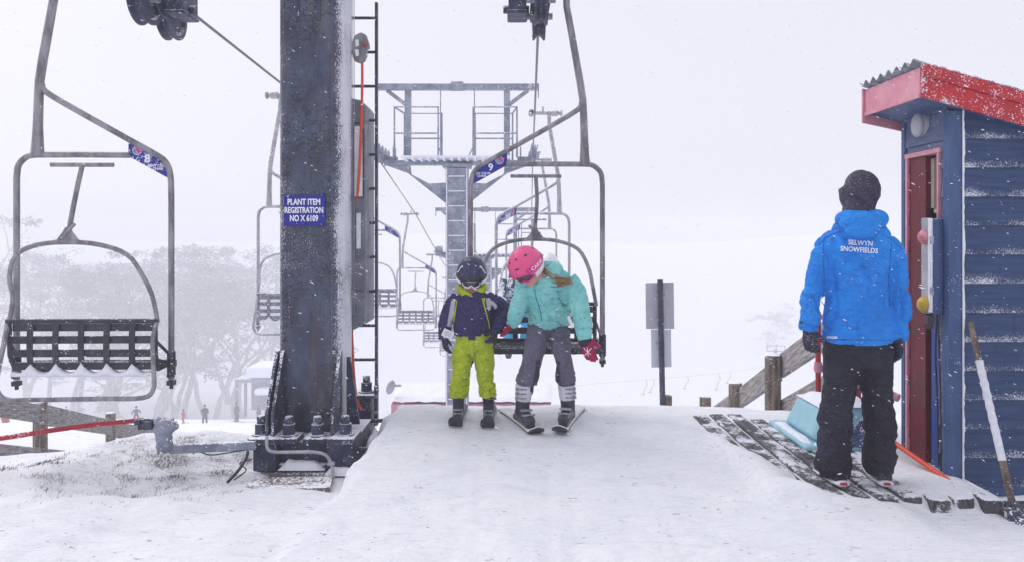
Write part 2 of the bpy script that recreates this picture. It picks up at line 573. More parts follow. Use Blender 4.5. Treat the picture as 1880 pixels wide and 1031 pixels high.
M_BOOTW = mat("white_boot_shell", (.74, .74, .8), (.64, .64, .72), 8, .4, 0, .05, 50, .001, .1)
M_BOOTD = mat("dark_boot_shell", (.035, .034, .055), (.06, .058, .085), 10, .4, 0, .1, 50, .001, .26, 60)
M_BUCK = mat("buckle_metal", (.42, .42, .48), (.2, .2, .25), 30, .4, .3)
M_SKIW = mat("white_ski_top", (.72, .72, .7), (.62, .62, .62), 6, .35, 0, .02, 40, .001, .2)
M_SKID = mat("dark_ski_base", (.025, .022, .045), (.045, .04, .07), 30, .4, 0, .1, 60, .001, .24, 70)
M_HAIR = mat("blond_hair", (.42, .27, .13), (.2, .11, .05), 25, .5, 0, .4, 60, .003, 0, stretch=(1, 1, 6))
M_PAPER = mat("white_ticket", (.78, .79, .84), (.66, .67, .72), 30, .6)
M_CYAN = mat("pale_blue_plastic", (.27, .52, .62), (.33, .58, .66), 8, .5, 0, .15, 60, .003, .25, 90)
M_BARK = mat("pale_bark", (.45, .43, .43), (.2, .19, .2), 3, .9, 0, .5, 10, .03, .3, 6, .2, (1, 1, .3))
M_LEAF = mat("hazed_frosted_leaves", (.13, .14, .15), (.42, .43, .46), .22, .8, 0, .1, frost=.3, fscale=2.5, top=.12)  # frosted leaves, their greys lightened further to paint in haze
M_YEL = mat("yellow_dome", (.55, .36, .04), (.45, .28, .03), 10, .4, 0, .1, frost=.2)
M_PINKD = mat("red_dome", (.6, .08, .12), (.6, .3, .34), 20, .4, 0, .1, frost=.3)
M_LAMP = mat("grey_lamp_glass", (.45, .46, .5), (.36, .37, .42), 6, .4, 0, .1, frost=.2)
M_GRASS = mat("dry_grass_blade", (.1, .075, .055), (.035, .028, .026), 3, .9, 0, 0)
M_FLAKE = mat("snowflake", (.9, .9, .95), (.86, .87, .93), 1, .8)

# ------------------------------------------------------------------ terrain
_T = {}
def vnoise(x, y, s, seed=0):
    """Value noise on numpy arrays, about -1..1."""
    if seed not in _T: _T[seed] = np.random.RandomState(seed).rand(256, 256)
    T = _T[seed]
    u, v = x * s + 97.3, y * s + 41.7
    i, j = np.floor(u).astype(int), np.floor(v).astype(int)
    fx, fy = u - i, v - j
    fx, fy = fx * fx * (3 - 2 * fx), fy * fy * (3 - 2 * fy)
    g = lambda a, b: T[a % 256, b % 256]
    return 2 * (g(i, j) * (1 - fx) * (1 - fy) + g(i + 1, j) * fx * (1 - fy) + g(i, j + 1) * (1 - fx) * fy + g(i + 1, j + 1) * fx * fy) - 1

def splus(t, w):
    return w * np.logaddexp(0, t / w)

def H(x, y):
    x, y = np.asarray(x, float), np.asarray(y, float)
    left = 1 - smooth(-1.14 + .04 * vnoise(x, y, 4, 14), -.97 + .07 * vnoise(x, y, 5, 15), x)                              # past the ramp's left edge
    right = smooth(1.7, 2.6, x)
    z = -.236 * splus(y - 6.5, .12)                               # the run back down the hill
    z -= right * .16 * splus(y - 6.4, .2) * np.exp(-((y - 6.4) / 9) ** 2)
    z += .016 * smooth(5.1, 6.0, y)
    pit = -.165 * np.clip(y - 3.7, 0, 1.95)
    pit -= .05 * np.exp(-((x + 1.45) / .5) ** 2 - ((y - 6.2) / .8) ** 2)
    pit += .2 * np.exp(-((x + 2.75) / .75) ** 2 - ((y - 6.1) / .7) ** 2)
    pit += .08 * np.exp(-((x + 3.6) / .8) ** 2 - ((y - 5.1) / .6) ** 2)
    pit -= .44 * splus(y - 6.6 - .15 * (x + 2.2), .12) * (1 - smooth(8.6, 11, y)) + (.44 * 2.9) * smooth(8.6, 11, y)
    pit -= .236 * splus(y - 11.0, .4)
    zl = np.where(y > 14, pit, pit)
    z = z * (1 - left) + zl * left
    z += .02 * np.exp(-((x + .75) / .25) ** 2) * smooth(4.2, 5.2, y) * (1 - smooth(6.3, 6.9, y))   # ploughed edge
    z += .012 * np.exp(-((y - 6.45) / .12) ** 2) * smooth(-.9, -.6, x) * (1 - smooth(1.2, 1.6, x)) * (1 + vnoise(x, y, 4, 3))
    z -= .055 * smooth(2.05, 2.3, x) * smooth(3.5, 4.12, y) * (1 - smooth(4.17, 4.23, y))
    r2 = smooth(2.62, 2.9, x)                                     # beyond the deck and under the cabin
    z -= r2 * (.06 + .16 * smooth(3.4, 4.6, y)) * (1 - smooth(6.2, 7.5, y))
    deck = smooth(1.40, 1.48, x) * (1 - smooth(2.62, 2.7, x)) * smooth(4.16, 4.24, y) * (1 - smooth(6.0, 6.2, y))
    drift = .075 * (1 - smooth(-.36, -.06, (x - 1.40) - (6.1 - y) * .335 + .1 * vnoise(x, y, 5, 9)))
    z += deck * (.0 + np.maximum(drift, (.034 + .012 * vnoise(x, y, 4, 18)) * smooth(2.12, 2.38, x - .22 * (y - 4.3)) * smooth(4.21, 4.33, y)))
    near = 1 - smooth(9, 14, y)
    z += near * (.012 * vnoise(x, y, 1.6, 1) + .007 * vnoise(x + .3 * y, y, 5, 2) + .003 * vnoise(x, y, 13, 4) + .0035 * np.maximum(0, vnoise(x + .2 * y, y, 19, 10) - .25) + smooth(5.4, 6.3, y) * .006 * vnoise(x, y, 9, 12))
    for gx0, sl in ((-.32, .02), (-.22, .02), (.30, -.05), (.42, -.05), (.62, .03), (.72, .03)):   # skis have run out down the ramp
        z -= near * .007 * np.exp(-((x - gx0 - sl * (6 - y)) / .035) ** 2) * smooth(3.0, 3.6, y + .3 * vnoise(x, y, 1.5, 13)) * (1 - smooth(5.5, 5.8, y))
    z += near * left * (.03 * vnoise(x, y, 2.3, 5) + .012 * vnoise(x, y, 7, 6))
    # valley floor, then the far side
    d = np.hypot(x * .6, y)
    floor = -42.0 + .3 * vnoise(x, y, .05, 7) + (44 + 5 * vnoise(x, y, .011, 17)) * smooth(235, 352, y)
    z = np.maximum(z, floor) + .25 * (1 - near) * vnoise(x, y, .12, 8)
    z = np.where(y < 0, np.minimum(z, 0), z)
    return z

def hz(x, y):
    return float(H(np.array([x]), np.array([y]))[0])

def axis(a, b, st, lo, hi, g=1.09):
    out = list(np.arange(a, b, st))
    s, p = st, b
    while p < hi:
        out.append(p); s *= g; p += s
    out.append(hi)
    s, p, pre = st, a - st, []
    while p > lo:
        pre.append(p); s *= g; p -= s
    pre.append(lo)
    return np.array(pre[::-1] + out)

xs = axis(-4.2, 3.4, .03, -330, 330, 1.085)
ys = axis(2.6, 7.4, .03, -40, 360, 1.065)
gx, gy = np.meshgrid(xs, ys)
gz = H(gx, gy)
me = bpy.data.meshes.new("snow_ground")
nx, ny = len(xs), len(ys)
me.from_pydata(np.stack([gx.ravel(), gy.ravel(), gz.ravel()], 1).tolist(), [],
               [(j * nx + i, j * nx + i + 1, (j + 1) * nx + i + 1, (j + 1) * nx + i) for j in range(ny - 1) for i in range(nx - 1)])
ground = tag(put("snow_ground", me, M_SNOW, ang=180, fix=False), "white wind-packed snow ground falling away behind the crest", kind="structure")

# ------------------------------------------------------------------ lift line geometry
def lx(Y): return .2 + .0212 * (Y - 6.2)            # the up-going rope's chairs
ROPE_R = [(2.0, 3.6), (6.0, 3.55), (6.7, 3.55), (8.5, 3.45), (11.4, 3.30), (16.2, 3.22), (21, 2.15), (26.4, .95), (34, -.7), (44, -3.1), (60, -6.6), (90, -13)]
ROPE_L = [(2.0, 3.5), (5.0, 3.525), (5.45, 3.535), (6.25, 3.557), (6.7, 3.557), (9.6, 3.40), (12.8, 3.22), (16.2, 3.03), (21.2, 2.09), (26.4, .88), (31, -.1), (34, -.75), (44, -3.1), (60, -6.6), (90, -13)]
def rz(side, Y):
    P = ROPE_R if side > 0 else ROPE_L
    return float(np.interp(Y, [p[0] for p in P], [p[1] for p in P]))
def rx(side, Y): return lx(Y) + (.03 if side > 0 else -3.2)

for side, lab in ((1, "grey wire rope over the chairs that carry the riders up"), (-1, "grey wire rope of the descending chairs, running behind the navy pylon")):
    P = ROPE_R if side > 0 else ROPE_L
    o = MB().tube([(rx(side, a), a, b) for a, b in P], .0145, 8).build("haul_rope", M_ROPE)
    tag(origin(o, (rx(side, 6.4), 6.4, rz(side, 6.4))), lab, "rope")

# ------------------------------------------------------------------ chairs (origin between the feet of the hanger, rope 3.1 m above)
HANG = 3.1
def chair(rimed=False, footrest=False):
    tm, sm = (M_TUBEP, M_SLATP) if rimed else (M_TUBE, M_SLAT)
    root = empty("lift_chair")
    m = MB()
    arm = curve([(.372, 0, 2.09), (.32, 0, 2.035), (.1, 0, 1.905), (-.243, 0, 1.712), (-.43, 0, 1.608), (-.505, 0, 1.55), (-.538, 0, 1.46), (-.545, 0, 1.3)], 5)
    m.tube([(.388, 0, 2.14)] + arm + [(-.545, 0, .7), (-.545, 0, .0)], [.03, .027] + [.0215] * (len(arm) - 1) + [.0215, .0215], 10)
    top = [(-.25, 0, 1.6), (.1, 0, 1.602), (.40, 0, 1.6)] + curve([(.40, 0, 1.6), (.47, 0, 1.588), (.53, 0, 1.53), (.545, 0, 1.44)], 4)[1:] + [(.545, 0, .7), (.545, 0, 0)]
    m.tube(top, .0215, 10)
    m.tube([(.40, 0, 1.59), (.398, 0, 1.66), (.396, 0, 1.8), (.39, 0, 2.0), (.383, 0, 2.13), (.362, 0, 2.27), (.29, 0, 2.68), (.25, 0, 2.9), (.242, 0, 3.12)],
           [.047, .04, .033, .031, .031, .031, .029, .028, .028], 10)
    m.build("hanger_frame", tm, root)
    g = MB()
    g.box((.075, 0, HANG), (.19, .05, .045)); g.lathe((-.02, 0, HANG), (0, 1, 0), [(.03, -.09), (.045, -.09), (.045, .09), (.03, .09)], 12)
    g.cyl((.14, 0, HANG), (.3, 0, HANG), .026); g.cyl((.15, 0, HANG + .0), (.15, 0, HANG + .1), .016, 8)
    g.build("rope_grip", tm, root, .004); g = MB(); g.lathe((.28, 0, HANG), (1, 0, 0), [(.0, 0), (.048, 0), (.048, .09), (.03, .095), (.03, .13), (.05, .135), (.05, .16), (0, .165)], 12)
    g.build("grip_spring", tm, root, .004)
    yb = .16
    b = MB()
    for x in (-.5, .5):
        b.tube([(x, yb, .43), (x * .995, yb - .01, .2), (x * .99, yb - .06, .09), (x * .99, -.15, .1)], .018, 8)
        b.tube([(x, yb - .02, .16), (x * 1.06, .03, .12), (x * 1.09, 0, .1)], .015, 8)
        b.tube([(x, yb, .3), (x * 1.08, 0, .17)], .012, 8)
        b.cyl((x * 1.09, 0, .02), (x * 1.09, 0, .2), .03, 10)
        b.cyl((x * 1.09, -.045, .03), (x * 1.09, .045, .03), .018, 8)
        b.box((x * 1.09, 0, -.025), (.05, .055, .035)); b.cyl((x * 1.09, 0, -.07), (x * 1.09, 0, -.02), .014, 8)
    b.tube([(-.52, yb, .435), (.52, yb, .435)], .017, 8)
    b.build("seat_bracket", sm, root, .003)
    s = MB()
    for z, dy in ((.39, 0), (.305, .008), (.212, .012), (.122, .0)):
        s.box((0, yb - .014 + dy, z), (.96, .022, .052))
    for k in range(5):
        x = -.348 + .174 * k
        s.tube([(x, yb + .008, .43), (x, yb + .018, .3), (x, yb + .018, .2), (x, yb + .002, .105)], [(.024, .006)] * 4, 8, ref=(0, 1, 0))
    s.build("backrest", sm, root, .003)
    s = MB()
    for k in range(5):
        s.box((0, .1 - .06 * k, .108 - .004 * k), (1.0, .046, .03))
    s.box((0, -.17, .088), (1.02, .03, .05)); s.box((-.3, -.03, .075), (.04, .3, .03)); s.box((.3, -.03, .075), (.04, .3, .03))
    s.build("seat", sm, root, .004)
    q = MB()
    hoop = curve([(-.51, yb - .02, .42), (-.478, yb - .01, .6), (-.452, yb + .07, .74), (-.37, yb + .13, .893), (-.2, yb + .17, .963), (0, yb + .18, .98), (.2, yb + .17, .963), (.37, yb + .13, .893), (.452, yb + .07, .74), (.478, yb - .01, .6), (.51, yb - .02, .42)], 4)
    q.tube(hoop, .0165, 8)
    q.tube(curve([(0, yb + .18, .97), (0, yb + .15, 1.1), (.012, yb + .06, 1.3), (0.0, yb + .0, 1.51)], 4), .017, 8)
    q.tube([(-.215, yb, 1.515), (.215, yb, 1.515)], .0155, 8)
    gus = [(-.15, 0, .972), (-.07, 0, .998), (-.03, 0, 1.05), (-.015, 0, 1.08), (.015, 0, 1.08), (.03, 0, 1.05), (.07, 0, .998), (.15, 0, .972)]
    q.prism([(a, yb + .174, c) for a, _, c in gus], (0, .012, 0))
    q.cyl((.02, yb + .18, 1.03), (-.055, yb + .2, 1.1), .012, 8)
    q.build("restraint_bar", tm, root)
    if footrest:
        q = MB().tube(curve([(-.51, yb, .42), (-.505, yb + .05, .3), (-.535, yb + .1, .08), (-.535, yb + .11, -.02), (-.47, yb + .12, -.075), (-.2, yb + .12, -.08),
                             (.25, yb + .12, -.085), (.44, yb + .12, -.08), (.51, yb + .11, -.02), (.515, yb + .1, .08), (.5, yb + .05, .3), (.51, yb, .42)], 4), .0165, 8)
        q.build("bumper_bar", tm, root)
        w = MB()                                                  # snow lodged along the foot of the backrest, scalloped between the straps
        rows = []
        for i in range(61):
            x = -.47 + .94 * i / 60
            ph = abs(((x + .348) / .174) % 1 - .5) * 2
            h = .012 + .07 * ph ** 2.4 + .006 * noise.noise((x * 30, 0, 0))
            rows.append([(x, yb + .004, .062), (x, yb + .034, .055), (x, yb + .036, .065 + h * .4), (x, yb + .016, .065 + h), (x, yb - .02, .068 + h), (x, yb - .05, .062)])
        w.grid(rows)
        w.build("snow_on_seat", M_PACK, root, ang=180)
    w = MB()
    P = [(-.243, 1.704), (-.243, 1.592), (-.53, 1.432), (-.53, 1.50), (-.505, 1.545), (-.44, 1.598)]
    w.prism([(a, -.004, c) for a, c in P], (0, .008, 0))
    w.build("number_plate", M_SIGN2 if rimed or footrest else M_SIGN, root)
    return root

def emblem(plate, c, r, y, flip):
    """Round badge: pale ring of dashes round a patchwork of warm and cool shapes."""
    f = -1 if flip else 1
    base = Vector(c)
    def disc(rad, off, mt, dx=0, dz=0, n=16):
        o = MB().lathe(base + Vector((dx * f, y * off, dz)), (0, y, 0), [(0.0001, 0), (rad, 0), (rad, .001), (.0001, .001)], n).build("emblem", mt, plate)
        return o
    mb = MB()
    for k in range(14):
        a = 2 * math.pi * k / 14
        mb.box(base + Vector((math.cos(a) * r * .86, y * .0012, math.sin(a) * r * .86)), (r * .2, .001, r * .2))
    mb.build("emblem", M_WHITE, plate)
    for rad, off, mt, dx, dz in ((r * .7, .0014, M_E[0], 0, 0), (r * .36, .0030, M_E[1], r * .05, r * .22), (r * .34, .0034, M_E[2], r * .28, -r * .12), (r * .3, .0032, M_E[3], -r * .32, -r * .15), (r * .22, .0038, M_E[4], -r * .02, -r * .35)):
        disc(rad, off, mt, dx, dz)
    w = MB()
    w.prism([base + Vector((f * r * a, y * .0044, r * b)) for a, b in ((.3, .1), (.8, .35), (1.18, .75), (1.05, .2), (.7, -.2))], (0, y * .001, 0))
    w.build("emblem", M_E[5], plate)
M_E = [mat("badge_blue", (.3, .42, .75), None, 9), mat("badge_red", (.7, .05, .06), None, 9), mat("badge_magenta", (.6, .02, .3), None, 9), mat("badge_teal", (.03, .4, .45), None, 9),
       mat("badge_orange", (.8, .3, .03), None, 9), mat("badge_pink", (.75, .12, .4), None, 9)]

def letter_plate(root, num, rimed=False):
    plate = [c for c in root.children if c.name.startswith("number_plate")][0]
    for y, flip in ((-1, False), (1, True)):
        xd = (1, 0, 0) if not flip else (-1, 0, 0)
        yy = y * .0045
        mt = M_WHITE
        # text sits on the plate; emblem towards the plate's upper end
        put_text("number", num, .082, (-.378, yy, 1.572), xd, (0, 0, 1), mt, plate, bold=.02)
        put_text("lettering", "NEW CHUM\nCHAIR", .026, (-.452, yy, 1.512), xd, (0, 0, 1), mt, plate, bold=.02, line=.85)
        emblem(plate, (-.305, yy, 1.632), .036, y, flip)

def place(root, side, Y, yaw=0., drop=0.):
    z = rz(side, Y) - HANG - drop
    root.location = (lx(Y) if side > 0 else rx(-1, Y) + .03, Y, z)
    root.rotation_euler = (0, 0, (0 if side > 0 else math.pi) + R(yaw))

GR = "chairs hanging along the chairlift"
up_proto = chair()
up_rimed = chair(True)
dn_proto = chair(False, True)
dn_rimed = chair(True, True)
for proto, side, Y, num, lab, yaw in (
        (up_proto, 1, 6.3, "9", "grey two-seat lift chair with blue plate 9, just behind the girl and boy", 0),
        (up_rimed, 1, 11.4, "10", "lift chair with blue plate 10 carrying two riders", 0),
        (None, 1, 16.6, "11", "empty frosted lift chair with blue plate 11, behind chair 10", 0),
        (None, 1, 31.6, "12", "faint lift chair far down the line, low behind the girl's knees", 0),
        (dn_proto, -1, 5.45, "8", "large empty lift chair with frosted plate 8 and black slatted back", 1.5),
        (dn_rimed, -1, 10.3, "7", "frosted lift chair half hidden behind the navy pylon's left edge", 0),
        (None, -1, 15.2, "6", "rimed lift chair behind the ladder rungs, right of the pylon", 0),
        (None, -1, 21.2, "5", "pale rimed chair hanging free between ladder and galvanised tower", 0),
        (None, -1, 26.6, "4", "faint rimed chair by the boy's sleeve, its seat overlapping a fainter one", 0),
        (None, -1, 31.6, "3", "faintest rimed chair, lowest of the descending line beside the boy's glove", 0)):
    if proto is None:
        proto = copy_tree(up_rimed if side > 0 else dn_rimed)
        for c in [c for c in proto.children_recursive if c.name.startswith(("number.", "lettering", "emblem")) or c.name == "number"]:
            bpy.data.objects.remove(c)
    proto.location, proto.rotation_euler = (0, 0, 0), (0, 0, 0)
    if num in ("8", "9", "10", "11"):
        letter_plate(proto, num)
    place(proto, side, Y, yaw)
    tag(proto, lab, "lift chair", GR)

# ------------------------------------------------------------------ galvanised towers down the line
def tower(rim):
    """Origin where the pole meets the cross-arm deck, rope half-gauge 1.6 m."""
    root = empty("lift_tower")
    m = MB().box((0, 0, -3.6), (.465, .465, 7.0)); m.build("pole", M_STEEL2, root, .02)
    m = MB()
    for k in range(20):
        z = -.28 - .31 * k
        m.box((0, -.247, z), (.34, .03, .022))
    for x in (-.21, .21): m.box((x, -.24, -3.2), (.02, .016, 6.2))
    m.build("climbing_step", rim, root)
    m = MB()
    m.box((0, 0, .02), (3.1, .2, .1)); m.box((0, .0, -.05), (.6, .5, .08))
    for s in (-1, 1):
        m.prism([(s * .23, -.06, -.4), (s * .23, -.06, -.85), (s * 1.05, -.06, -.2), (s * 1.55, -.06, -.02), (s * 1.55, -.06, .02), (s * 1.0, -.06, -.05), (s * .98, -.06, -.22), (s * .6, -.06, -.42)], (0, .12, 0))
    m.build("cross_arm", M_STEEL2, root, .006)
    m = MB()
    m.box((0, -.3, .1), (2.25, .5, .04))
    for k in range(14): m.box((-1.05 + .16 * k, -.3, .06), (.05, .5, .05))
    m.build("work_platform", rim, root)
    m = MB()
    for s in (-1, 1):
        m.box((s * 1.05, 0, .83), (.13, .13, 1.62))
        m.bar((s * 1.09, 0, 1.25), (s * 1.5, 0, 1.56), .07, .08)
    m.box((0, 0, 1.63), (3.42, .14, .13)); m.box((0, -.09, 1.63), (.26, .05, .2))
    m.box((-1.72, 0, 1.55), (.02, .16, .3)); m.box((1.72, 0, 1.55), (.02, .16, .3))
    m.build("lifting_frame", M_STEEL2, root, .006)
    m = MB()
    for s in (-1, 1):
        for y, a, b in ((-.52, .36, 1.26), (.3, .36, 1.17)):
            m.tube([(s * a, y, .08), (s * a, y, 1.12), (s * b, y, 1.12), (s * b, y, .08)], .021, 8)
            m.tube([(s * a, y, .58), (s * b, y, .58)], .017, 8)
        m.tube([(s * 1.26, -.52, 1.12), (s * 1.17, .3, 1.12)], .019, 8)
        m.tube([(s * .36, -.52, .3), (s * .26, -.52, .1)], .014, 8)
        m.tube([(s * .36, .0, .1), (s * .36, 0, 1.6)], .012, 8)
    m.build("handrail", M_STEEL2, root)
    for s in (-1, 1):
        m = MB()
        m.box((s * 1.6, 0, .16), (.06, 1.5, .12)); m.box((s * 1.42, 0, .1), (.3, .1, .1)); m.box((s * 1.34, 0, .2), (.03, .3, .3))
        for y in (-.6, -.2, .2, .6):
            m.lathe((s * 1.6, y, .18), (1, 0, 0), [(.04, -.05), (.16, -.05), (.19, -.045), (.15, -.01), (.15, .01), (.19, .045), (.16, .05), (.04, .05)], 18)
            m.cyl((s * 1.5, y, .18), (s * 1.74, y, .18), .02, 8)
        m.box((s * 1.68, 0, .3), (.015, 1.6, .03))
        m.build("sheave_train", M_STEEL2, root, .003)
    return root
t2 = tower(M_PACK)
t2.location = (lx(16.2) - 1.6 + .03, 16.2, 3.0)
tag(t2, "galvanised lift tower with railed cross-arm platform, behind the boy", "lift tower", "towers of the chairlift")
t3 = copy_tree(t2)
t3.location = (lx(26.6) - 1.6 + .03, 26.6, .78)
t3['label'] = "faint second tower in the snowfall, its cross-arm level with the helmets"

# snow-covered pad at the foot of the near tower
root = empty("unloading_pad", (-.6, 18.0, -2.6), "low red-edged pad with snow on top, behind the boy's boots", "pad")
m = MB().prism([W(718, 741, 17.0), W(1012, 741, 17.0), W(1012, 706, 18.6), W(736, 706, 18.6)], (0, 0, -.9)); m.build("frame", M_FASCIAP, root, .01)
a, b, c, d = W(716, 737, 16.97), W(1014, 737, 16.97), W(1014, 703, 18.62), W(735, 703, 18.62)
m = MB()
rows = []
for i in range(13):
    l, r_ = a.lerp(d, i / 12), b.lerp(c, i / 12)
    rows.append([l.lerp(r_, k / 40) + Vector((0, 0, .05 + .03 * noise.noise((k * .5, i * .4, 0)) - (.05 if k in (0, 40) or i in (0, 12) else 0))) for k in range(41)])
m.grid(rows); m.build("snow_layer", M_PACK, root, ang=180)
root = empty("gate_paddle", W(717, 730, 17.2), "small grey paddle on an arm at the pad's left end", "paddle")
m = MB().ball(W(717, 710, 17.2), (.09, .05, .17), Matrix.Rotation(R(20), 3, 'Y')); m.build("paddle", M_LGREY, root)
m = MB().bar(W(717, 707, 17.2), W(736, 707, 17.4), .05, .05); m.build("arm", M_LGREY, root)

# ------------------------------------------------------------------ the navy drive pylon at the crest
PX0, PX1, PY0, PY1 = -1.845, -1.345, 6.0, 6.47
root = empty("lift_pylon", (-1.6, 6.2, -.36), "massive cracked navy pylon with bolted base and blue registration sign", "lift pylon")
m = MB()
n, rr = 9, .075
ring = []
for cx, cy, a0 in ((PX0 + rr, PY0 + rr, 180), (PX1 - rr, PY0 + rr, 270), (PX1 - rr, PY1 - rr, 0), (PX0 + rr, PY1 - rr, 90)):
    for k in range(n):
        a = R(a0 + 90 * k / (n - 1))
        ring.append((cx + rr * math.cos(a), cy + rr * math.sin(a)))
m.prism([(x, y, -.06) for x, y in ring], (0, 0, 4.4))
m.box((PX1 - .075, PY0 - .0015, 2.1), (.006, .006, 4.2))
m.build("column", M_PYLON, root)
m = MB()
m.box((-1.37, 6.22, 4.05), (3.6, .34, .34)); m.box((-1.6, 6.22, 4.28), (.62, .6, .12))
for x in (PX0 + .12, PX0 + .29):
    m.prism([(x, PY0 - .012, 3.15), (x + .05, PY0 - .012, 3.15), (x + .06, PY0 - .012, 3.9), (x - .02, PY0 - .012, 3.9)], (0, .03, 0))
m.prism([(PX1, 6.2, 3.42), (PX1 + .22, 6.2, 3.6), (PX1 + .34, 6.2, 3.9), (PX1, 6.2, 3.9)], (0, .06, 0))
m.prism([(PX0, 6.2, 3.42), (PX0 - .22, 6.2, 3.6), (PX0 - .34, 6.2, 3.9), (PX0, 6.2, 3.9)], (0, .06, 0))
m.build("cross_arm", M_DARK, root, .006)
for s in (-1, 1):
    xc = rx(s, 6.45)
    xi = xc - s * .19
    m = MB()
    m.box((xi, 6.48, 3.62), (.15, .3, .62)); m.box((xi, 6.48, 3.325), (.17, .32, .02)); m.cyl((xi - s * .12, 6.48, 3.38), (xi + s * .1, 6.48, 3.38), .035, 10)
    m.prism([(xc - s * .05, 6.2, 3.44), (xc - s * .05, 6.75, 3.44), (xc - s * .05, 6.6, 3.3), (xc - s * .05, 6.34, 3.3)], (-s * .03, 0, 0))
    m.box((xc + s * .075, 6.47, 3.4), (.014, .66, .06))
    m.build("sheave_beam", M_PBASE, root, .006)
    for y in (6.22, 6.7):
        m = MB()
        prof = [(.05, -.055), (.06, -.04), (.15, -.03), (.165, -.055), (.205, -.055), (.205, -.04), (.17, -.012), (.17, .012), (.205, .04), (.205, .055), (.165, .055), (.15, .03), (.06, .04), (.05, .055)]
        m.lathe((xc, y, 3.385), (1, 0, 0), prof, 36)
        for k in range(6):
            a = math.pi * k / 3
            m.bar((xc, y + .05 * math.cos(a), 3.385 + .05 * math.sin(a)), (xc, y + .16 * math.cos(a), 3.385 + .16 * math.sin(a)), .05, .03, up=(1, 0, 0))
        wheel = m.build("sheave_wheel", M_PBASE, root)
        MB().cyl((xc - .12, y, 3.385), (xc + .12, y, 3.385), .03, 12).build("hub", M_BUCK, wheel)
# gussets and bolted base
BX0, BX1, BY0, BY1, BZ0, BZ1 = -1.93, -1.19, 5.68, 6.75, -.30, -.045
m = MB()
for x in (PX0 + .002, PX1 - .005):
    for xo in (0, .045) if x < -1.6 else (0,):
        m.prism([(x + xo - .012, 5.72, BZ0 + .02), (x + xo - .012, 5.72, .12), (x + xo - .012, 5.97, .56), (x + xo - .012, 6.02, .56), (x + xo - .012, 6.02, BZ0 + .02)], (.024, 0, 0))
m.prism([(PX1 + .02, 6.1, BZ1), (PX1 + .02, 6.1, .5), (PX1 + .05, 6.1, .5), (BX1 - .03, 6.1, BZ1)], (0, .03, 0))
m.build_each("gusset", M_PBASE, root, .004)
m = MB()
m.span((BX0, BY0, BZ0), (BX0 + .17, BY1, BZ1 - .04)); m.span((BX1 - .19, BY0, BZ0), (BX1, BY1 - .3, BZ1 - .04))
m.span((BX1 - .15, BY1 - .22, BZ0), (BX1 - .02, BY1, BZ1 + .12))
m.span((BX0 + .18, BY0 + .1, BZ0 + .0), (BX1 - .2, BY1, BZ1 - .05))
m.span((BX0 + .18, BY0 + .03, BZ0), (BX1 - .2, BY0 + .09, BZ0 + .05))
m.span((BX0 - .035, BY0 - .02, BZ1 - .035), (BX0 + .175, BY0 + .26, BZ1)); m.span((BX1 - .195, BY0 - .02, BZ1 - .035), (BX1 + .015, BY0 + .26, BZ1))
m.span((-1.775, BY0 + .0, BZ1 - .045), (-1.605, BY0 + .2, BZ1 - .005)); m.span((-1.56, BY0 + .0, BZ1 - .045), (-1.39, BY0 + .2, BZ1 - .005))
m.span((BX1 - .17, BY1 - .25, BZ1 + .12), (BX1 + .01, BY1 + .02, BZ1 + .15))
m.build("base_frame", M_PBASE, root, .006)
m = MB().span((BX0 - .02, BY0 - .03, -.62), (BX1 + .03, BY1 + .05, BZ0)); m.build("footing", M_CONC, root, .015)
for x, y, z in ((-1.9, BY0 + .1, BZ1), (-1.69, BY0 + .1, BZ1 - .005), (-1.474, BY0 + .1, BZ1 - .005), (-1.262, BY0 + .1, BZ1), (BX1 - .075, BY1 - .12, BZ1 + .15)):
    m = MB()
    m.lathe((x, y, z), (0, 0, 1), [(.0001, 0), (.07, 0), (.07, .01), (.0001, .01)], 16)
    m.lathe((x, y, z + .012), (0, 0, 1), [(.0001, 0), (.051, 0), (.051, .075), (.0001, .075)], 6)
    m.lathe((x, y, z + .088), (0, 0, 1), [(.0001, 0), (.032, 0), (.032, .05), (.026, .058), (.0001, .058)], 14)
    m.build("anchor_bolt", M_PBASE, root, .003)
m = MB()                                                           # drifts lying in and on the base
def drift(m, x0, x1, y0, y1, z, h, nx=14, ny=6, seed=0):
    rows = []
    for j in range(ny + 1):
        row = []
        for i in range(nx + 1):
            u, v = i / nx, j / ny
            e = min(u, 1 - u) * 2; g = min(v, 1 - v) * 2
            q = min(1, e * 2.5) * min(1, g * 2.5)
            row.append((x0 + (x1 - x0) * u, y0 + (y1 - y0) * v, z - .012 + (h * (.7 + .5 * noise.noise((u * 4 + seed, v * 3, seed))) + .012) * q))
        rows.append(row)
    m.grid(rows)
drift(m, -1.77, -1.61, BY0 + .02, BY0 + .21, BZ1 - .005, .018, seed=1)
drift(m, -1.555, -1.395, BY0 + .02, BY0 + .21, BZ1 - .005, .02, seed=2)
drift(m, BX0 + .0, BX0 + .17, BY0 - .01, BY0 + .2, BZ1, .012, seed=3)
drift(m, BX1 - .19, BX1 + .0, BY0 - .01, BY0 + .2, BZ1, .014, seed=4)
drift(m, BX0 + .185, BX1 - .205, BY0 - .015, BY0 + .1, BZ0 + .03, .06, 20, 6, seed=5)
drift(m, BX1 - .2, BX1 + .02, BY0 - .05, BY0 + .03, BZ0, .06, seed=6)
drift(m, BX1 - .02, BX1 + .22, BY0 + .35, BY1 - .1, BZ0 - .02, .22, seed=7)
m.build("snow_drift", M_PACK, root, ang=180)
m = MB()
m.tube(curve([W(490, 800, 5.66), W(491, 822, 5.64), W(505, 829, 5.63), W(540, 829, 5.63), W(575, 829, 5.63), W(597, 834, 5.63), W(608, 850, 5.62), W(611, 870, 5.6), W(612, 895, 5.58)], 4), .013, 8)
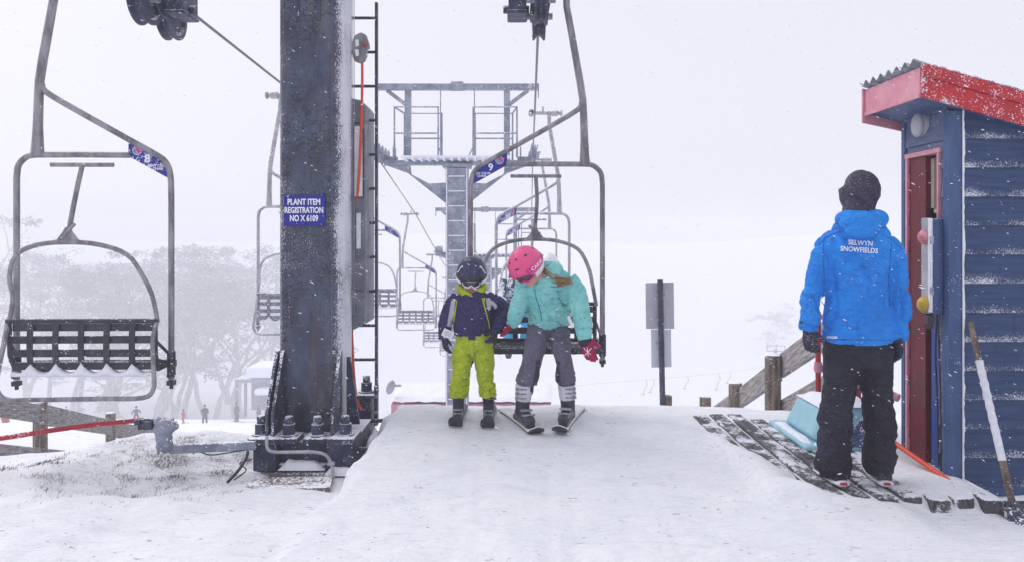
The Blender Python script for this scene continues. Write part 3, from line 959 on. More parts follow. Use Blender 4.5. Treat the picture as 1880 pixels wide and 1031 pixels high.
m.box(W(608, 850, 5.61), (.05, .03, .02))
m.build("conduit_pipe", M_LGREY, root)
m = MB()
for y in (5.95, 6.45):
    m.tube([(BX1 - .05, y, -.2 if y < 6 else -.1), (BX1 + .5, y, -.2 if y < 6 else -.1)], .017, 8)
m.build_each("tie_rod", M_DARK, root)
# electrical cabinet on the pylon's far right side
m = MB().prism([(-1.36, 6.42, .66), (-1.36, 6.42, 2.62), (-1.27, 6.42, 2.6), (-1.235, 6.42, 2.55), (-1.235, 6.42, .72)], (0, .42, 0))
cab = m.build("electrical_cabinet", mat("grey_cabinet", (.2, .205, .25), (.13, .135, .17), 6, .5, .1, .2, 60, .002, .26, 60, .15), root, .01)
m = MB(); m.tube([(-1.332, 6.412, 1.78), (-1.332, 6.412, 2.36), (-1.315, 6.412, 2.41), (-1.27, 6.412, 2.40), (-1.25, 6.412, 2.33), (-1.25, 6.412, 1.78)], .006, 6, closed=True); m.build("window_frame", M_RUBBER, cab)
m = MB().prism([(-1.33, 6.416, 1.79), (-1.33, 6.416, 2.38), (-1.27, 6.416, 2.38), (-1.253, 6.416, 2.3), (-1.253, 6.416, 1.79)], (0, .003, 0)); m.build("window_pane", M_PAPER, cab)
m = MB().box((-1.29, 6.414, 1.5), (.035, .006, .3)); m.build("label_strip", M_PAPER, cab)
m = MB().cyl((-1.35, 6.41, 1.45), (-1.35, 6.41, 1.5), .012); m.box((-1.3, 6.414, 1.0), (.09, .004, .006)); m.build("latch", M_RUBBER, cab)
m = MB()
for k in range(4): m.box((-1.36 + .012 * k, 6.40, 2.3), (.004, .01, 3.0))
m.build("cable_tray", M_LGREY, root)
# registration sign, screwed to the column
sgn = tag(MB().box(W(559, 386.5, 5.985), (75 * 5.985 / F, .006, 57 * 5.985 / F)).build("registration_sign", M_SIGN), "blue sign reading PLANT ITEM REGISTRATION on the navy pylon", "sign")
origin(sgn, W(559, 386.5, 5.985))
for txt, py, sz, wpx in (("PLANT ITEM", 371.5, .066, 60), ("REGISTRATION", 386.5, .064, 71), ("NO X 6109", 401.5, .066, 52)):
    put_text("lettering", txt, sz, W(558, py, 5.981), (1, 0, 0), (0, 0, 1), M_WHITE, sgn, width=wpx * 5.98 / F, bold=.03)
# ladder
root = empty("access_ladder", (-1.36, 6.62, -.2), "dark steel ladder standing behind the right side of the pylon", "ladder")
m = MB().box((-1.176, 6.62, 1.65), (.022, .05, 3.66)); m.box((-1.174, 6.6, .0), (.03, .06, .34)); m.build("rail", M_DARK, root)
m = MB()
for z in (.08, -.06):
    m.cyl((-1.21, 6.57, z), (-1.15, 6.57, z), .016, 8)
m.build_each("bolt", M_BUCK, root)
m = MB().box((-1.52, 6.62, 1.65), (.022, .05, 3.66)); m.build("rail", M_DARK, root)
for k in range(13):
    z = CZ + (HY - 722 + 62.6 * k) * 6.62 / F
    m = MB().tube([(-1.53, 6.62, z), (-1.17, 6.62, z)], .0125, 8)
    for q in range(18): m.lathe((-1.5 + .018 * q, 6.62, z), (1, 0, 0), [(.01, 0), (.0155, .003), (.0155, .006), (.01, .009)], 8)
    m.build("rung", M_DARK, root)
# rescue pulley with its orange rope
root = empty("rescue_pulley", W(662, 90, 6.4), "grey cast pulley block hanging beside the ladder, with the orange rope", "pulley")
m = MB()
c = W(660, 88, 6.4)
out = [(-14, -12), (-8, -24), (2, -29), (12, -24), (17, -8), (18, 0), (13, 2), (13, 14), (9, 24), (0, 27), (-9, 24), (-14, 12)]
m.prism([W(660 + a, 88 + b, 6.38) for a, b in out], (0, .05, 0))
m.build("cheek_plate", M_TUBE, root, .008)
m = MB()
for a, b in ((-5, -9), (-5, 9)): m.prism([W(660 + a + p, 88 + b + q, 6.372) for p, q in ((-3, -6), (3, -6), (4, 5), (-2, 7))], (0, .006, 0))
m.build_each("slot", M_WHITE, root)
m = MB().cyl(W(669, 82, 6.36), W(669, 82, 6.45), .018, 10); m.build("pin", M_RED, root)
o = MB().tube(curve([W(665, 110, 6.41), W(665, 160, 6.41), W(663, 240, 6.4), W(659, 320, 6.4), W(654, 390, 6.45), W(648, 440, 6.55), W(645, 560, 6.56), W(650, 690, 6.56), W(657, 735, 6.52), W(664, 752, 6.48)], 5), .0115, 8).build("rescue_rope", M_ORANGE)
tag(origin(o, W(665, 110, 6.41)), "orange rope hanging from the pulley down behind the pylon", "rope")
# pale board under the base
o = MB().prism([W(398, 904, 5.1), W(606, 893, 5.12), W(612, 872, 5.6), W(425, 876, 5.6)], (0, 0, -.05)).build("timber_board", mat("snowy_board", (.2, .16, .14), (.1, .08, .075), 5, .9, 0, .6, 30, .006, .42, 40, .14, (1.2, 5, 1)), bevel=.004)
tag(origin(o, W(500, 890, 5.3)), "snow-dusted timber board lying in front of the pylon base", "board")

# ------------------------------------------------------------------ red boom and its arm
root = empty("boom_gate", W(300, 830, 5.5), "red boom pole hinged on a frozen steel arm left of the pylon", "boom gate")
m = MB().bar(W(312, 823, 5.5), W(470, 816, 5.66), .06, .062); m.box(W(358, 821.5, 5.55), (.012, .075, .075)); m.build("support_arm", M_STEEL2, root, .004)
m = MB()
m.ball(W(301, 786, 5.48), (.085, .07, .05)); m.box(W(301, 772, 5.48), (.11, .1, .03)); m.cyl(W(300, 790, 5.48), W(304, 828, 5.48), .055, 14); m.ball(W(316, 781, 5.46), (.05, .045, .035))
m.cyl(W(303, 830, 5.49), W(300, 812, 5.49), .052, 14); m.box(W(292, 771, 5.48), (.06, .06, .05))
me = fuse(m, .008, 3); ruffle(me, .006, lambda p: noise.noise(p * 40)); put("hinge", me, M_STEEL2, root)
m = MB(); m.box(W(268, 779, 5.46), (.1, .05, .06)); m.cyl(W(259, 766, 5.46), W(259, 780, 5.46), .014, 8); m.cyl(W(252, 770, 5.44), W(300, 770, 5.47), .009, 8); m.box(W(255, 773, 5.45), (.04, .07, .04)); m.build("clamp", M_DARK, root, .004)
pts = curve([W(256, 771, 5.45), W(180, 778, 5.3), W(90, 790, 5.16), W(0, 804, 5.0), W(-120, 818, 4.8)], 5)
m = MB().tube(pts, .0165, 10); m.build("boom", M_RED, root)
m = MB().tube(curve([W(360, 825, 5.53), W(385, 834, 5.55), W(420, 830, 5.58), W(455, 824, 5.62)], 5), .005, 6)
m.tube(curve([W(455, 828, 5.6), W(452, 840, 5.55), W(438, 862, 5.45), W(418, 884, 5.3)], 4), .011, 8); m.tube(curve([W(462, 842, 5.6), W(440, 850, 5.55), W(452, 862, 5.5), W(430, 880, 5.35)], 5), .005, 6)
m.build("cable", M_RUBBER, root)

# ------------------------------------------------------------------ operator's cabin
HX, HY0, HY1 = 2.60, 4.53, 5.06
root = empty("lift_cabin", (3.3, 4.8, -.1), "dark blue weatherboard lift cabin with red-trimmed roof, cut by the frame edge", "cabin")
def roof_z(x): return 2.46 - .283 * (x - 2.385)
XR = 4.3
m = MB()
m.prism([(HX + .03, HY0 + .03, -.06), (XR, HY0 + .03, -.06), (XR, HY0 + .03, roof_z(XR) - .1), (HX + .03, HY0 + .03, roof_z(HX) - .1)], (0, .03, 0))
m.prism([(HX + .03, HY1 - .04, -.06), (XR, HY1 - .04, -.06), (XR, HY1 - .04, roof_z(XR) - .1), (HX + .03, HY1 - .04, roof_z(HX) - .1)], (0, .03, 0))
m.span((HX + .02, HY0 + .03, -.06), (XR, HY1 - .01, -.02))
m.build("wall_lining", M_INSIDE, root)
m = MB()
k = 0
while True:                                                        # lapped boards of the front
    z0 = -.0 + .172 * k - .03
    if z0 > 2.3: break
    xm = min(XR, 2.385 + (2.46 - .2 - z0) / .283 + .05)
    zt = z0 + .19
    if xm > HX + .2:
        m.prism([(HX + .07, HY0 + .028, zt), (HX + .07, HY0 + .006, z0 + .172), (HX + .07, HY0 - .006, z0), (HX + .07, HY0 + .028, z0)], (xm - HX - .07, 0, 0))
    k += 1
m.build("front_weatherboards", M_BOARD, root)
DY0, DY1, DZ0, DZ1 = 4.635, 4.985, .03, 1.96
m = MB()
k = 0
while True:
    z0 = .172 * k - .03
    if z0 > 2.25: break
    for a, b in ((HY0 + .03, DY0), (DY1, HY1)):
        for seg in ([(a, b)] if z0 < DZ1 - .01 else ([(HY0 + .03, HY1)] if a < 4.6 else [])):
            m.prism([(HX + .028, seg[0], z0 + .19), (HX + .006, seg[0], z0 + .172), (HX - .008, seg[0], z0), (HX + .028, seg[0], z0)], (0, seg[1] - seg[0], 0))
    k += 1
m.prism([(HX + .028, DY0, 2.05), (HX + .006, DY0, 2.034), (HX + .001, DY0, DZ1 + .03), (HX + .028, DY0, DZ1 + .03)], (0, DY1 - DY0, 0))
m.build("side_weatherboards", mat("lit_side_boards", (.075, .1, .2), (.12, .145, .26), 7, .6, 0, .5, 30, .006, .3, 80, .2, (1, 1, 8)), root)  # same blue paint, side light put into a paler colour, frost flecks on top
m = MB().span((HX - .012, HY0 - .012, -.03), (HX + .068, HY0 + .02, roof_z(HX) - .2)); m.span((HX - .012, HY0 + .021, -.03), (HX + .012, HY0 + .05, roof_z(HX) - .2))
m.span((HX - .012, HY1 - .03, .0), (HX + .03, HY1 + .012, roof_z(HX) - .2))
m.build("corner_board", M_BTRIM, root, .003)
rows = []
for i in range(90):                                                # rime ridge in the corner beside the trim
    z = .02 + 2.2 * i / 89
    w = .006 + .012 * max(0, noise.noise((0, 3.3, z * 7))) + .004 * noise.noise((5, 1, z * 31))
    rows.append([(HX + .066, HY0 - .016, z), (HX + .07, HY0 - .02 - w * .4, z), (HX + .07 + w, HY0 - .017 - w * .3, z), (HX + .074 + w * 1.6, HY0 - .006, z)])
m = MB().grid(rows); m.build("rime_ridge", M_PACK, root, ang=180)
m = MB().span((HX + .0, HY0 - .004, -.085), (XR, HY0 + .03, -.03)); m.build("base_board", M_BTRIM, root, .003)
m = MB().span((HX + .12, HY0 - .03, -.12), (XR, HY0 + .04, -.09)); m.build("ledge", M_PBASE, root, .003)
m = MB(); drift(m, HX + .12, XR, HY0 - .035, HY0 + .0, -.09, .022, 60, 4, seed=9); m.build("snow_strip", M_PACK, root, ang=180)
m = MB()
for x, y in ((2.93, HY0 + .05), (3.6, HY0 + .05), (2.93, HY1 - .05), (3.6, HY1 - .05)): m.box((x, y, -.6), (.05, .05, 1.0))
m.build_each("post", M_DARK, root, .003)
# door opening in the side wall
m = MB()
m.span((HX - .02, DY0 - .03, DZ1), (HX + .05, DY1 + .03, DZ1 + .03)); m.span((HX - .02, DY0 - .016, 1.36), (HX + .05, DY0, DZ1)); m.span((HX - .018, DY1, DZ0), (HX + .05, DY1 + .025, DZ1))
m.build("door_frame", M_FASCIAP, root, .003)
m = MB().span((HX - .002, 4.79, DZ0), (HX + .03, DY1 - .002, DZ1 - .002)); dr = m.build("door", M_DOOR, root, .003)
m = MB().span((HX + .06, DY0 - .05, DZ0), (HX + .09, 4.79, 1.55)); m.build("door_dark_slab", M_RUBBER, root)  # black slab standing in for the shade inside the doorway
m = MB().span((HX + .055, DY0 - .06, 1.6), (HX + .1, 4.79, DZ1 - .01)); m.span((HX + .03, 4.755, 1.63), (HX + .055, 4.788, DZ1 - .02)); m.span((HX + .03, DY0, 1.6), (HX + .055, 4.755, 1.625)); m.build("window_lining", M_BEIGE, root)
m = MB().span((HX + .01, 4.655, .02), (HX + .035, 4.745, .985)); m.build("blue_panel", mat("bright_blue_panel", (.015, .05, .3), (.02, .04, .2), 4, .4), root)
m = MB().tube(curve([(HX - .01, 4.645, .98), (HX - .012, 4.66, .75), (HX - .005, 4.65, .4), (HX - .0, 4.645, .06)], 5), .006, 6); m.tube(curve([(HX - .02, 4.62, .96), (HX - .015, 4.6, .5), (HX - .012, 4.6, .04)], 5), .005, 6)
m.build("cable", M_BLACKP, root)
# roof
P0, P1 = (2.385, 4.44), (4.5, 5.14)
fz = lambda x, d: roof_z(x) - d
m = MB().prism([(P0[0], P0[1] - .02, fz(P0[0], .0)), (P1[0], P0[1] - .02, fz(P1[0], .0)), (P1[0], P0[1] - .02, fz(P1[0], .075)), (P0[0], P0[1] - .02, fz(P0[0], .075))], (0, .03, 0))
m.prism([(P0[0], P0[1] - .008, fz(P0[0], .076)), (P1[0], P0[1] - .008, fz(P1[0], .076)), (P1[0], P0[1] - .008, fz(P1[0], .195)), (P0[0], P0[1] - .008, fz(P0[0], .195))], (0, .02, 0))
m.build("barge_board", M_FASCIA, root, .002)
m = MB().span((P0[0] - .004, P0[1] + .014, 2.268), (P0[0] + .018, P1[1], 2.44)); m.span((P0[0] - .012, P0[1] + .014, 2.262), (P0[0] + .0, P1[1], 2.29))
m.prism([(P0[0] - .02, P1[1], 2.22), (P0[0] + .3, P1[1], 2.15), (P0[0] + .3, P1[1], 2.36), (P0[0] - .02, P1[1], 2.45)], (0, .02, 0)); m.build("eave_fascia", M_FASCIAP, root, .002)
m = MB().prism([(P0[0] + .02, P0[1] + .02, 2.275), (P1[0], P0[1] + .02, fz(P1[0], .19)), (P1[0], P0[1] + .02, fz(P1[0], .18)), (P0[0] + .02, P0[1] + .02, 2.285)], (0, P1[1] - P0[1] - .03, 0)); m.build("soffit", M_BTRIM, root)
m = MB()
rows = []
N = 64
for i in range(N + 1):
    y = P0[1] - .005 + (P1[1] + .03 - P0[1]) * i / N
    w = .017 * math.sin(2 * math.pi * (y - P0[1]) / .1)
    rows.append([(x, y, roof_z(x) + .005 + w) for x in (P0[0] - .035, 3.2, P1[0])])
m.grid(rows)
m.build("roof_sheet", M_IRON, root, solid=.004, ang=180)
m = MB().ball((HX - .03, 4.83, 2.157), (.035, .055, .078), n=16, m=10); lamp = m.build("bulkhead_lamp", M_LAMP, root, ang=180)
m = MB().lathe((HX - .004, 4.83, 2.157), (1, 0, 0), [(.0001, -.012), (.07, -.012), (.075, .01), (.0001, .01)], 20); m.build("lamp_back", M_LGREY, lamp)
# control box on the cabin
root = empty("control_box", (2.53, 4.66, 1.0), "open grey control box with red and yellow domes, on the cabin's side wall", "control box")
m = MB().span((2.522, 4.575, .985), (2.588, 4.62, 1.56)); m.span((2.522, 4.62, .985), (2.588, 4.7, 1.56)); m.build("housing", M_BTRIM, root, .006)
m = MB().span((2.503, 4.566, 1.0), (2.52, 4.59, 1.562)); m.build("lid_edge", M_PAPER, root, .003)
m = MB().span((2.507, 4.592, .99), (2.52, 4.672, 1.565)); m.build("front_plate", M_LGREY, root, .003)
m = MB().ball((2.506, 4.63, 1.45), (.04, .038, .045), n=16, m=10); m.build("red_dome", M_PINKD, root, ang=180)
m = MB().ball((2.504, 4.625, 1.045), (.045, .045, .05), n=16, m=10); m.lathe((2.495, 4.625, 1.045), (1, 0, 0), [(.0001, .004), (.05, .004), (.05, .012), (.0001, .012)], 16); m.build("yellow_dome", M_YEL, root, ang=180)
m = MB()
for z in (1.43, 1.13): m.box((2.512, 4.563, z), (.02, .008, .045))
m.build_each("hinge", M_BUCK, root)
m = MB().box((2.52, 4.6, .955), (.045, .04, .05)); m.cyl((2.52, 4.6, .9), (2.52, 4.6, .93), .018, 8); m.build("cable_gland", M_BLACKP, root)

# ------------------------------------------------------------------ sleeper deck
def make_deck_mat():
    t = NT("snowy_sleeper")
    g = t.map((9, .8, 3))
    col = t.mix(t.ramp(t.noise(4, 5, .6, g), .3, .7), (.042, .039, .046), (.12, .115, .13))
    a = t.noise(6, 5, .65, t.map((1, .8, 1)))
    b = t.noise(80, 3, .7, t.map((.5, 1, 1), (0, 0, .5)))
    up = t.math('MAXIMUM', t.up()[2], 0.)
    f = t.math('ADD', t.math('ADD', t.math('MULTIPLY', a, 1.1), t.math('MULTIPLY', b, .55)), t.math('MULTIPLY', up, .14))
    x = t.sep()
    f = t.math('ADD', f, t.math('MULTIPLY', t.ramp(x[0], .45, 1.05, -.03, .26), up))
    mk = t.ramp(f, .90, 1.02)
    col = t.mix(t.math('MULTIPLY', mk, .92), col, SNOW)
    n = t.bump(mk, .6, .008, t.bump(t.noise(20, 4, .6, g), .4, .005))
    return t.end(col, .85, 0, n, .3)
M_DECK = make_deck_mat()
m = MB()
ends = [6.12, 6.14, 6.12, 5.98, 5.7, 5.46, 5.3, 5.06, 5.0]
for k in range(9):
    x = 1.535 + .1395 * k - .02
    y1 = ends[k] + .05
    fr = 4.22 - .008 * k + (.03 if k % 2 else 0)
    segs = [(fr, y1)] if k not in (3, 4, 5) else [(fr, 4.95 + .12 * (k - 3)), (4.97 + .12 * (k - 3), y1)]
    for a, b in segs:
        dz = .004 * math.sin(k * 2.1 + a)
        m.span((x - .056, a, -.085), (x + .056, b, .018 + dz))
m.span((2.54, 4.2, -.2), (2.68, 4.36, -.088)); m.span((1.6, 4.36, -.19), (2.7, 4.44, -.09)); m.span((1.6, 5.0, -.19), (2.62, 5.08, -.09))
deck = tag(m.build("sleeper_deck", M_DECK, bevel=.01), "snow-streaked dark timber sleeper deck under the attendant's feet", "deck")
origin(deck, (1.5, 4.2, 0))
def slump(name, lab, cx, cy, z, rx_, ry_, h, seed, cat="snow"):
    pass
# offcuts poking out under the deck's corner
for pts, w, lab in (([W(1800, 908, 4.25), W(1845, 950, 4.3)], .05, "round broken timber end jutting out below the deck corner"),
                    ([W(1806, 925, 4.2), W(1870, 940, 4.3)], .035, "thin dark batten lying flat below the deck corner"),
                    ([W(1815, 948, 4.15), W(1858, 958, 4.15)], .05, "lowest snowy board scrap beside the old shovel's blade")):
    o = MB().bar(pts[0], pts[1], w, w * .6).build("timber_scrap", M_WOOD, bevel=.004)
    tag(origin(o, (pts[0] + pts[1]) / 2), lab, "timber", "timber scraps below the deck corner")

# ------------------------------------------------------------------ fences
def fence(name_lab, posts, rails, rad, cat="fence", rail_mt=None):
    root = empty("rail_fence", (posts[0][0], posts[0][1], posts[0][2] - .6), name_lab, cat)
    for i, (x, y, zt, zb) in enumerate(posts):
        m = MB()
        n = 14
        pr = []
        for k in range(n):
            a = 2 * math.pi * k / n
            q = rad * (1 + .06 * noise.noise((math.cos(a) * 2 + i * 3, math.sin(a) * 2, i)))
            pr.append((x + q * math.cos(a), y + q * math.sin(a), zt + .012 * math.cos(a + i)))
        m.prism(pr, (0, 0, zb - zt))
        p = m.build("post", M_WOOD, root, .006)
        w = MB(); rows = []
        for j in range(5):
            q = rad * (.95 - .22 * j)
            rows.append([(x + q * math.cos(2 * math.pi * k / n), y + q * math.sin(2 * math.pi * k / n), zt + .006 + .02 * (1 - (1 - j / 4) ** 2)) for k in range(n + 1)])
        w.grid(rows); w.build("snow_cap", M_PACK, p, ang=180)
    for a, b, h in rails:
        a, b = Vector(a), Vector(b)
        m = MB().bar(a, b, .045, h)
        m.build("rail", rail_mt or M_WOODH, root, .004)
        w = MB(); rows = []
        t = (b - a); s = Vector((t.y, -t.x, 0)).normalized() * .02
        for i in range(25):
            p = a.lerp(b, i / 24) + Vector((0, 0, h / 2))
            hh = .012 + .01 * noise.noise((i * .8, a.x, h))
            rows.append([p + s + Vector((0, 0, -.003)), p + s * .5 + Vector((0, 0, hh)), p - s * .5 + Vector((0, 0, hh)), p - s + Vector((0, 0, -.003))])
        w.grid(rows); w.build("snow_line", M_PACK, root, ang=180)
    return root
def mid(px, y0, y1, Y): return W(px, (y0 + y1) / 2, Y)
fence("log-post rail fence dropping away behind the blue tub",
      [(W(1419, 0, 7.5).x, 7.5, W(0, 652, 7.5).z, -1.0), (W(1350, 0, 9.05).x, 9.05, W(0, 703, 9.05).z, -1.6), (W(1295, 0, 10.5).x, 10.5, W(0, 728, 10.5).z, -2.2), (2.62, 6.0, .78, -.6)],
      [((2.66, 5.9, .86), (2.66, 7.56, .165), .22), ((2.66, 7.6, .13), (2.70, 9.1, -.49), .22), ((2.70, 9.14, -.5), (2.72, 10.5, -1.05), .22), ((2.72, 10.55, -1.07), (2.74, 12.0, -1.65), .22),
       ((2.66, 5.9, .40), (2.66, 7.56, -.295), .22), ((2.66, 7.6, -.32), (2.70, 9.1, -.94), .22)], .078)
fence("post and rail fence running down the slope left of the snow mound",
      [(W(74, 0, 9.1).x, 9.1, W(0, 738, 9.1).z, -1.9), (W(203, 0, 13.0).x, 13.0, W(0, 758, 13.0).z, -3.4)],
      [(W(-150, 722, 6.9), W(72, 759, 9.03), .2), (W(76, 760, 9.03), W(203, 784, 12.93), .24), (W(204, 787, 12.93), W(370, 812, 18.5), .26),
       (W(-150, 822, 6.9), W(72, 840, 9.03), .22), (W(76, 842, 9.03), W(203, 848, 12.93), .24)], .078, rail_mt=M_WOODL)

# ------------------------------------------------------------------ upturned tub, shovels, red pipe rail, sign
root = empty("upturned_tub", (2.28, 5.5, 0), "pale blue upturned plastic tub with snow on top, behind the attendant", "tub")
def frus(m, x0, x1, y0, y1, z0, X0, X1, Y0, Y1, z1):
    vs = [(x0, y0, z0), (x1, y0, z0), (x1, y1, z0), (x0, y1, z0), (X0, Y0, z1), (X1, Y0, z1), (X1, Y1, z1), (X0, Y1, z1)]
    m.add(vs, [(3, 2, 1, 0), (4, 5, 6, 7), (0, 1, 5, 4), (1, 2, 6, 5), (2, 3, 7, 6), (3, 0, 4, 7)])
m = MB(); frus(m, 2.05, 2.55, 5.2, 5.78, .05, 2.13, 2.5, 5.28, 5.7, .285); m.build("shell", M_CYAN, root, .045)
m = MB(); frus(m, 1.97, 2.62, 5.12, 5.86, .012, 1.97, 2.62, 5.12, 5.86, .05); m.build("rim", M_CYAN, root, .015)
m = MB(); drift(m, 2.12, 2.51, 5.27, 5.71, .287, .05, 16, 16, seed=12)
for a, b, c, d in ((1.98, 2.05, 5.13, 5.85), (2.0, 2.6, 5.125, 5.2)): drift(m, a, b, c, d, .052, .022, 14, 14, seed=13)
m.build("snow_cap", M_PACK, root, ang=180)
root = empty("orange_shovel", W(1752, 887, 4.4), "snow shovel with bright orange shaft lying across the deck to the cabin corner", "shovel")
m = MB().tube([W(1598, 779, 5.1), W(1642, 812, 4.9), W(1752, 889, 4.42)], .0165, 10); m.build("shaft", M_ORANGE, root)
m = MB()
rows = []
for i in range(9):
    t = i / 8
    c = W(1596, 772, 5.12).lerp(W(1571, 828, 4.98), t)
    rows.append([c + Vector((.11 * u, .03 * abs(u) ** 2 * -2, .01 * (1 - u * u) * 3)) for u in (-1, -.5, 0, .5, 1)])
m.grid(rows); m.build("blade", M_BTRIM, root, solid=.006, ang=180)
root = empty("old_shovel", W(1862, 960, 4.1), "old shovel with white-taped handle leaning on the front of the cabin", "shovel")
a, b = W(1781, 590, 4.47), W(1863, 942, 4.12)
m = MB().tube([a, a.lerp(b, .3), a.lerp(b, .7), b], [.016, .017, .018, .019], 10); m.build("handle", M_WOOD, root)
m = MB(); p = [a.lerp(b, .215 + .021 * i) for i in range(26)]
m.tube(p, [.0195 + .002 * (i % 3 == 0) + .0012 * math.sin(i * 2.3) for i in range(26)], 12); m.build("tape_wrap", M_PAPER, root)
m = MB()
rows = []
for i in range(10):
    t = i / 9
    c = W(1866, 930, 4.13).lerp(W(1872, 978, 4.02), t)
    rows.append([c + Vector((.075 * u + .02, -.05 * (1 - abs(u)) * (1 - t * .6), .03 * (1 - abs(u)) * (t > .8))) for u in (-1, -.75, -.4, 0, .4, .75, 1)])
m.grid(rows); m.tube([W(1862, 925, 4.13), W(1866, 945, 4.11)], [.021, .026], 10); m.build("blade", M_DARK, root, solid=.005)
root = empty("pipe_rail", (2.4, 6.0, -.2), "red painted pipe rail standing behind the attendant", "rail")
m = MB()
for px, Y in ((1502, 6.0), (1576, 5.95)): m.cyl(W(px, 760, Y), W(px, 572, Y), .021, 12)
m.build_each("post", M_RED, root)
m = MB().tube([W(1502, 672, 6.0), W(1576, 698, 5.95), W(1646, 728, 5.6)], .02, 10); m.tube([W(1502, 580, 6.0), W(1576, 590, 5.95)], .02, 10); m.build("rail", M_FASCIAP, root)
m = MB().cyl(W(1502, 664, 5.99), W(1502, 682, 5.99), .03, 12); m.cyl(W(1496, 671, 6.0), W(1512, 676, 5.99), .029, 12); m.cyl(W(1634, 723, 5.63), W(1650, 730, 5.58), .03, 12); m.build_each("pipe_fitting", M_FASCIAP, root)

root = empty("trail_sign", (1.56, 8.0, -.5), "two blank grey sign backs on one frosted pole beyond the crest", "sign")
m = MB().tube([W(1217, 770, 8.0), W(1212, 513, 8.0)], .03, 12); m.build("pole", M_DARK, root)
m = MB().prism([W(1185, 519, 8.04), W(1237, 518, 8.04), W(1238, 603, 8.04), W(1186, 603, 8.04)], (0, .006, 0)); m.build("upper_plate", mat("grey_sign_back", (.5, .5, .55), (.42, .42, .47), 6, .6, 0, .1, frost=.2), root, .002)
m = MB().prism([W(1195, 604, 8.04), W(1232, 604, 8.04), W(1233, 673, 8.04), W(1196, 674, 8.04)], (0, .006, 0)); m.build("lower_plate", mat("pale_sign_back", (.62, .65, .72), (.54, .57, .64), 6, .6, 0, .1, frost=.2), root, .002)
m = MB()
for z in (540, 585, 630): m.box(W(1212, z, 8.02), (.09, .06, .02))
m.build_each("clamp", M_BUCK, root)
m = MB().cyl(W(1225, 775, 8.05), W(1225, 725, 8.05), .05, 14); o = m.build("post_stump", M_WOOD, bevel=.006); tag(origin(o, W(1225, 745, 8.05)), "short wooden stump at the foot of the sign pole", "stump")

# dry grass showing through on the mound
rs = random.Random(3)
m = MB()
cnt = 0
while cnt < 5200:
    x, y = rs.uniform(-4.0, -1.7), rs.uniform(4.2, 6.5)
    d = math.exp(-((x + 2.35) / .5) ** 2 - ((y - 5.75) / .38) ** 2) * 1.0 + .75 * math.exp(-((x + 3.15) / .7) ** 2 - ((y - 5.45) / .33) ** 2) + .22 * math.exp(-((x + 2.6) / .9) ** 2 - ((y - 5.0) / .4) ** 2)
    d *= max(0, .05 + 2.4 * max(0, noise.noise((x * 4.5, y * 4.5, 1)) + .02))
    if x > -2.02 and y > 5.55: d = 0
    if rs.random() > d: continue
    cnt += 1
    z = hz(x, y)
    h, a = rs.uniform(.006, .036), rs.uniform(0, 6.3)
    w = .0018
    lean = Vector((rs.gauss(.012, .014), rs.gauss(0, .012), h))
    s = Vector((math.cos(a) * w, math.sin(a) * w, 0))
    b = Vector((x, y, z - .006))
    m.add([b - s, b + s, b + lean * .6 + s * .6, b + lean], [(0, 1, 2), (0, 2, 3)])
tag(m.build("dry_grass", M_GRASS, fix=False, ang=180), "short dry grass blades poking through the snow on the mound", "grass", kind="stuff")

# ------------------------------------------------------------------ people
def basis(face, up):
    """Head frame: local -Y looks along face, local Z towards up."""
    f, u = Vector(face).normalized(), Vector(up)
    y = -f
    x = y.cross(u).normalized()
    z = x.cross(y).normalized()
    return Matrix((x, y, z)).transposed()

def head_shapes(mb, c, M, s=1.0):
    P = lambda x, y, z: Vector(c) + M @ (Vector((x, y, z)) * s)
    mb.ball(P(0, .005, .02), (.076 * s, .096 * s, .1 * s), M, 18, 12)
    mb.ball(P(0, -.03, -.055), (.056 * s, .058 * s, .06 * s), M, 14, 10)
    mb.ball(P(0, -.066, -.1), (.024 * s, .022 * s, .02 * s), M)
    mb.tube([P(0, -.088, .015), P(0, -.1, -.01), P(0, -.108, -.028)], [.009 * s, .011 * s, .014 * s], 8)
    mb.ball(P(0, -.083, -.066), (.026 * s, .012 * s, .013 * s), M)
    for q in (-1, 1):
        mb.ball(P(q * .078, .012, -.01), (.012 * s, .022 * s, .034 * s), M)
        mb.ball(P(q * .035, -.07, -.03), (.022 * s, .02 * s, .02 * s), M)

def dome(c, M, r, low, n=40, m=14):
    """Helmet shell: low(phi) is the lowest latitude reached at bearing phi (0 = face)."""
    rows = []
    for i in range(n + 1):
        ph = 2 * math.pi * i / n
        lo = low(ph)
        row = []
        for j in range(m + 1):
            la = lo + (math.pi / 2 - lo) * j / m
            row.append(Vector(c) + M @ Vector((r[0] * math.cos(la) * math.sin(ph), -r[1] * math.cos(la) * math.cos(ph), r[2] * math.sin(la))))
        rows.append(row)
    return MB().grid(rows), rows

def on_head(c, M, r, ph, la, k=1.0):
    return Vector(c) + M @ Vector((k * r[0] * math.cos(la) * math.sin(ph), -k * r[1] * math.cos(la) * math.cos(ph), k * r[2] * math.sin(la)))

def band(c, M, r, ph0, ph1, la0, la1, k, n=16):
    rows = []
    for i in range(n + 1):
        t = i / n
        ph = ph0 + (ph1 - ph0) * t
        a, b = (la0(ph) if callable(la0) else la0), (la1(ph) if callable(la1) else la1)
        rows.append([on_head(c, M, r, ph, a + (b - a) * j / 3, k) for j in range(4)])
    return MB().grid(rows)

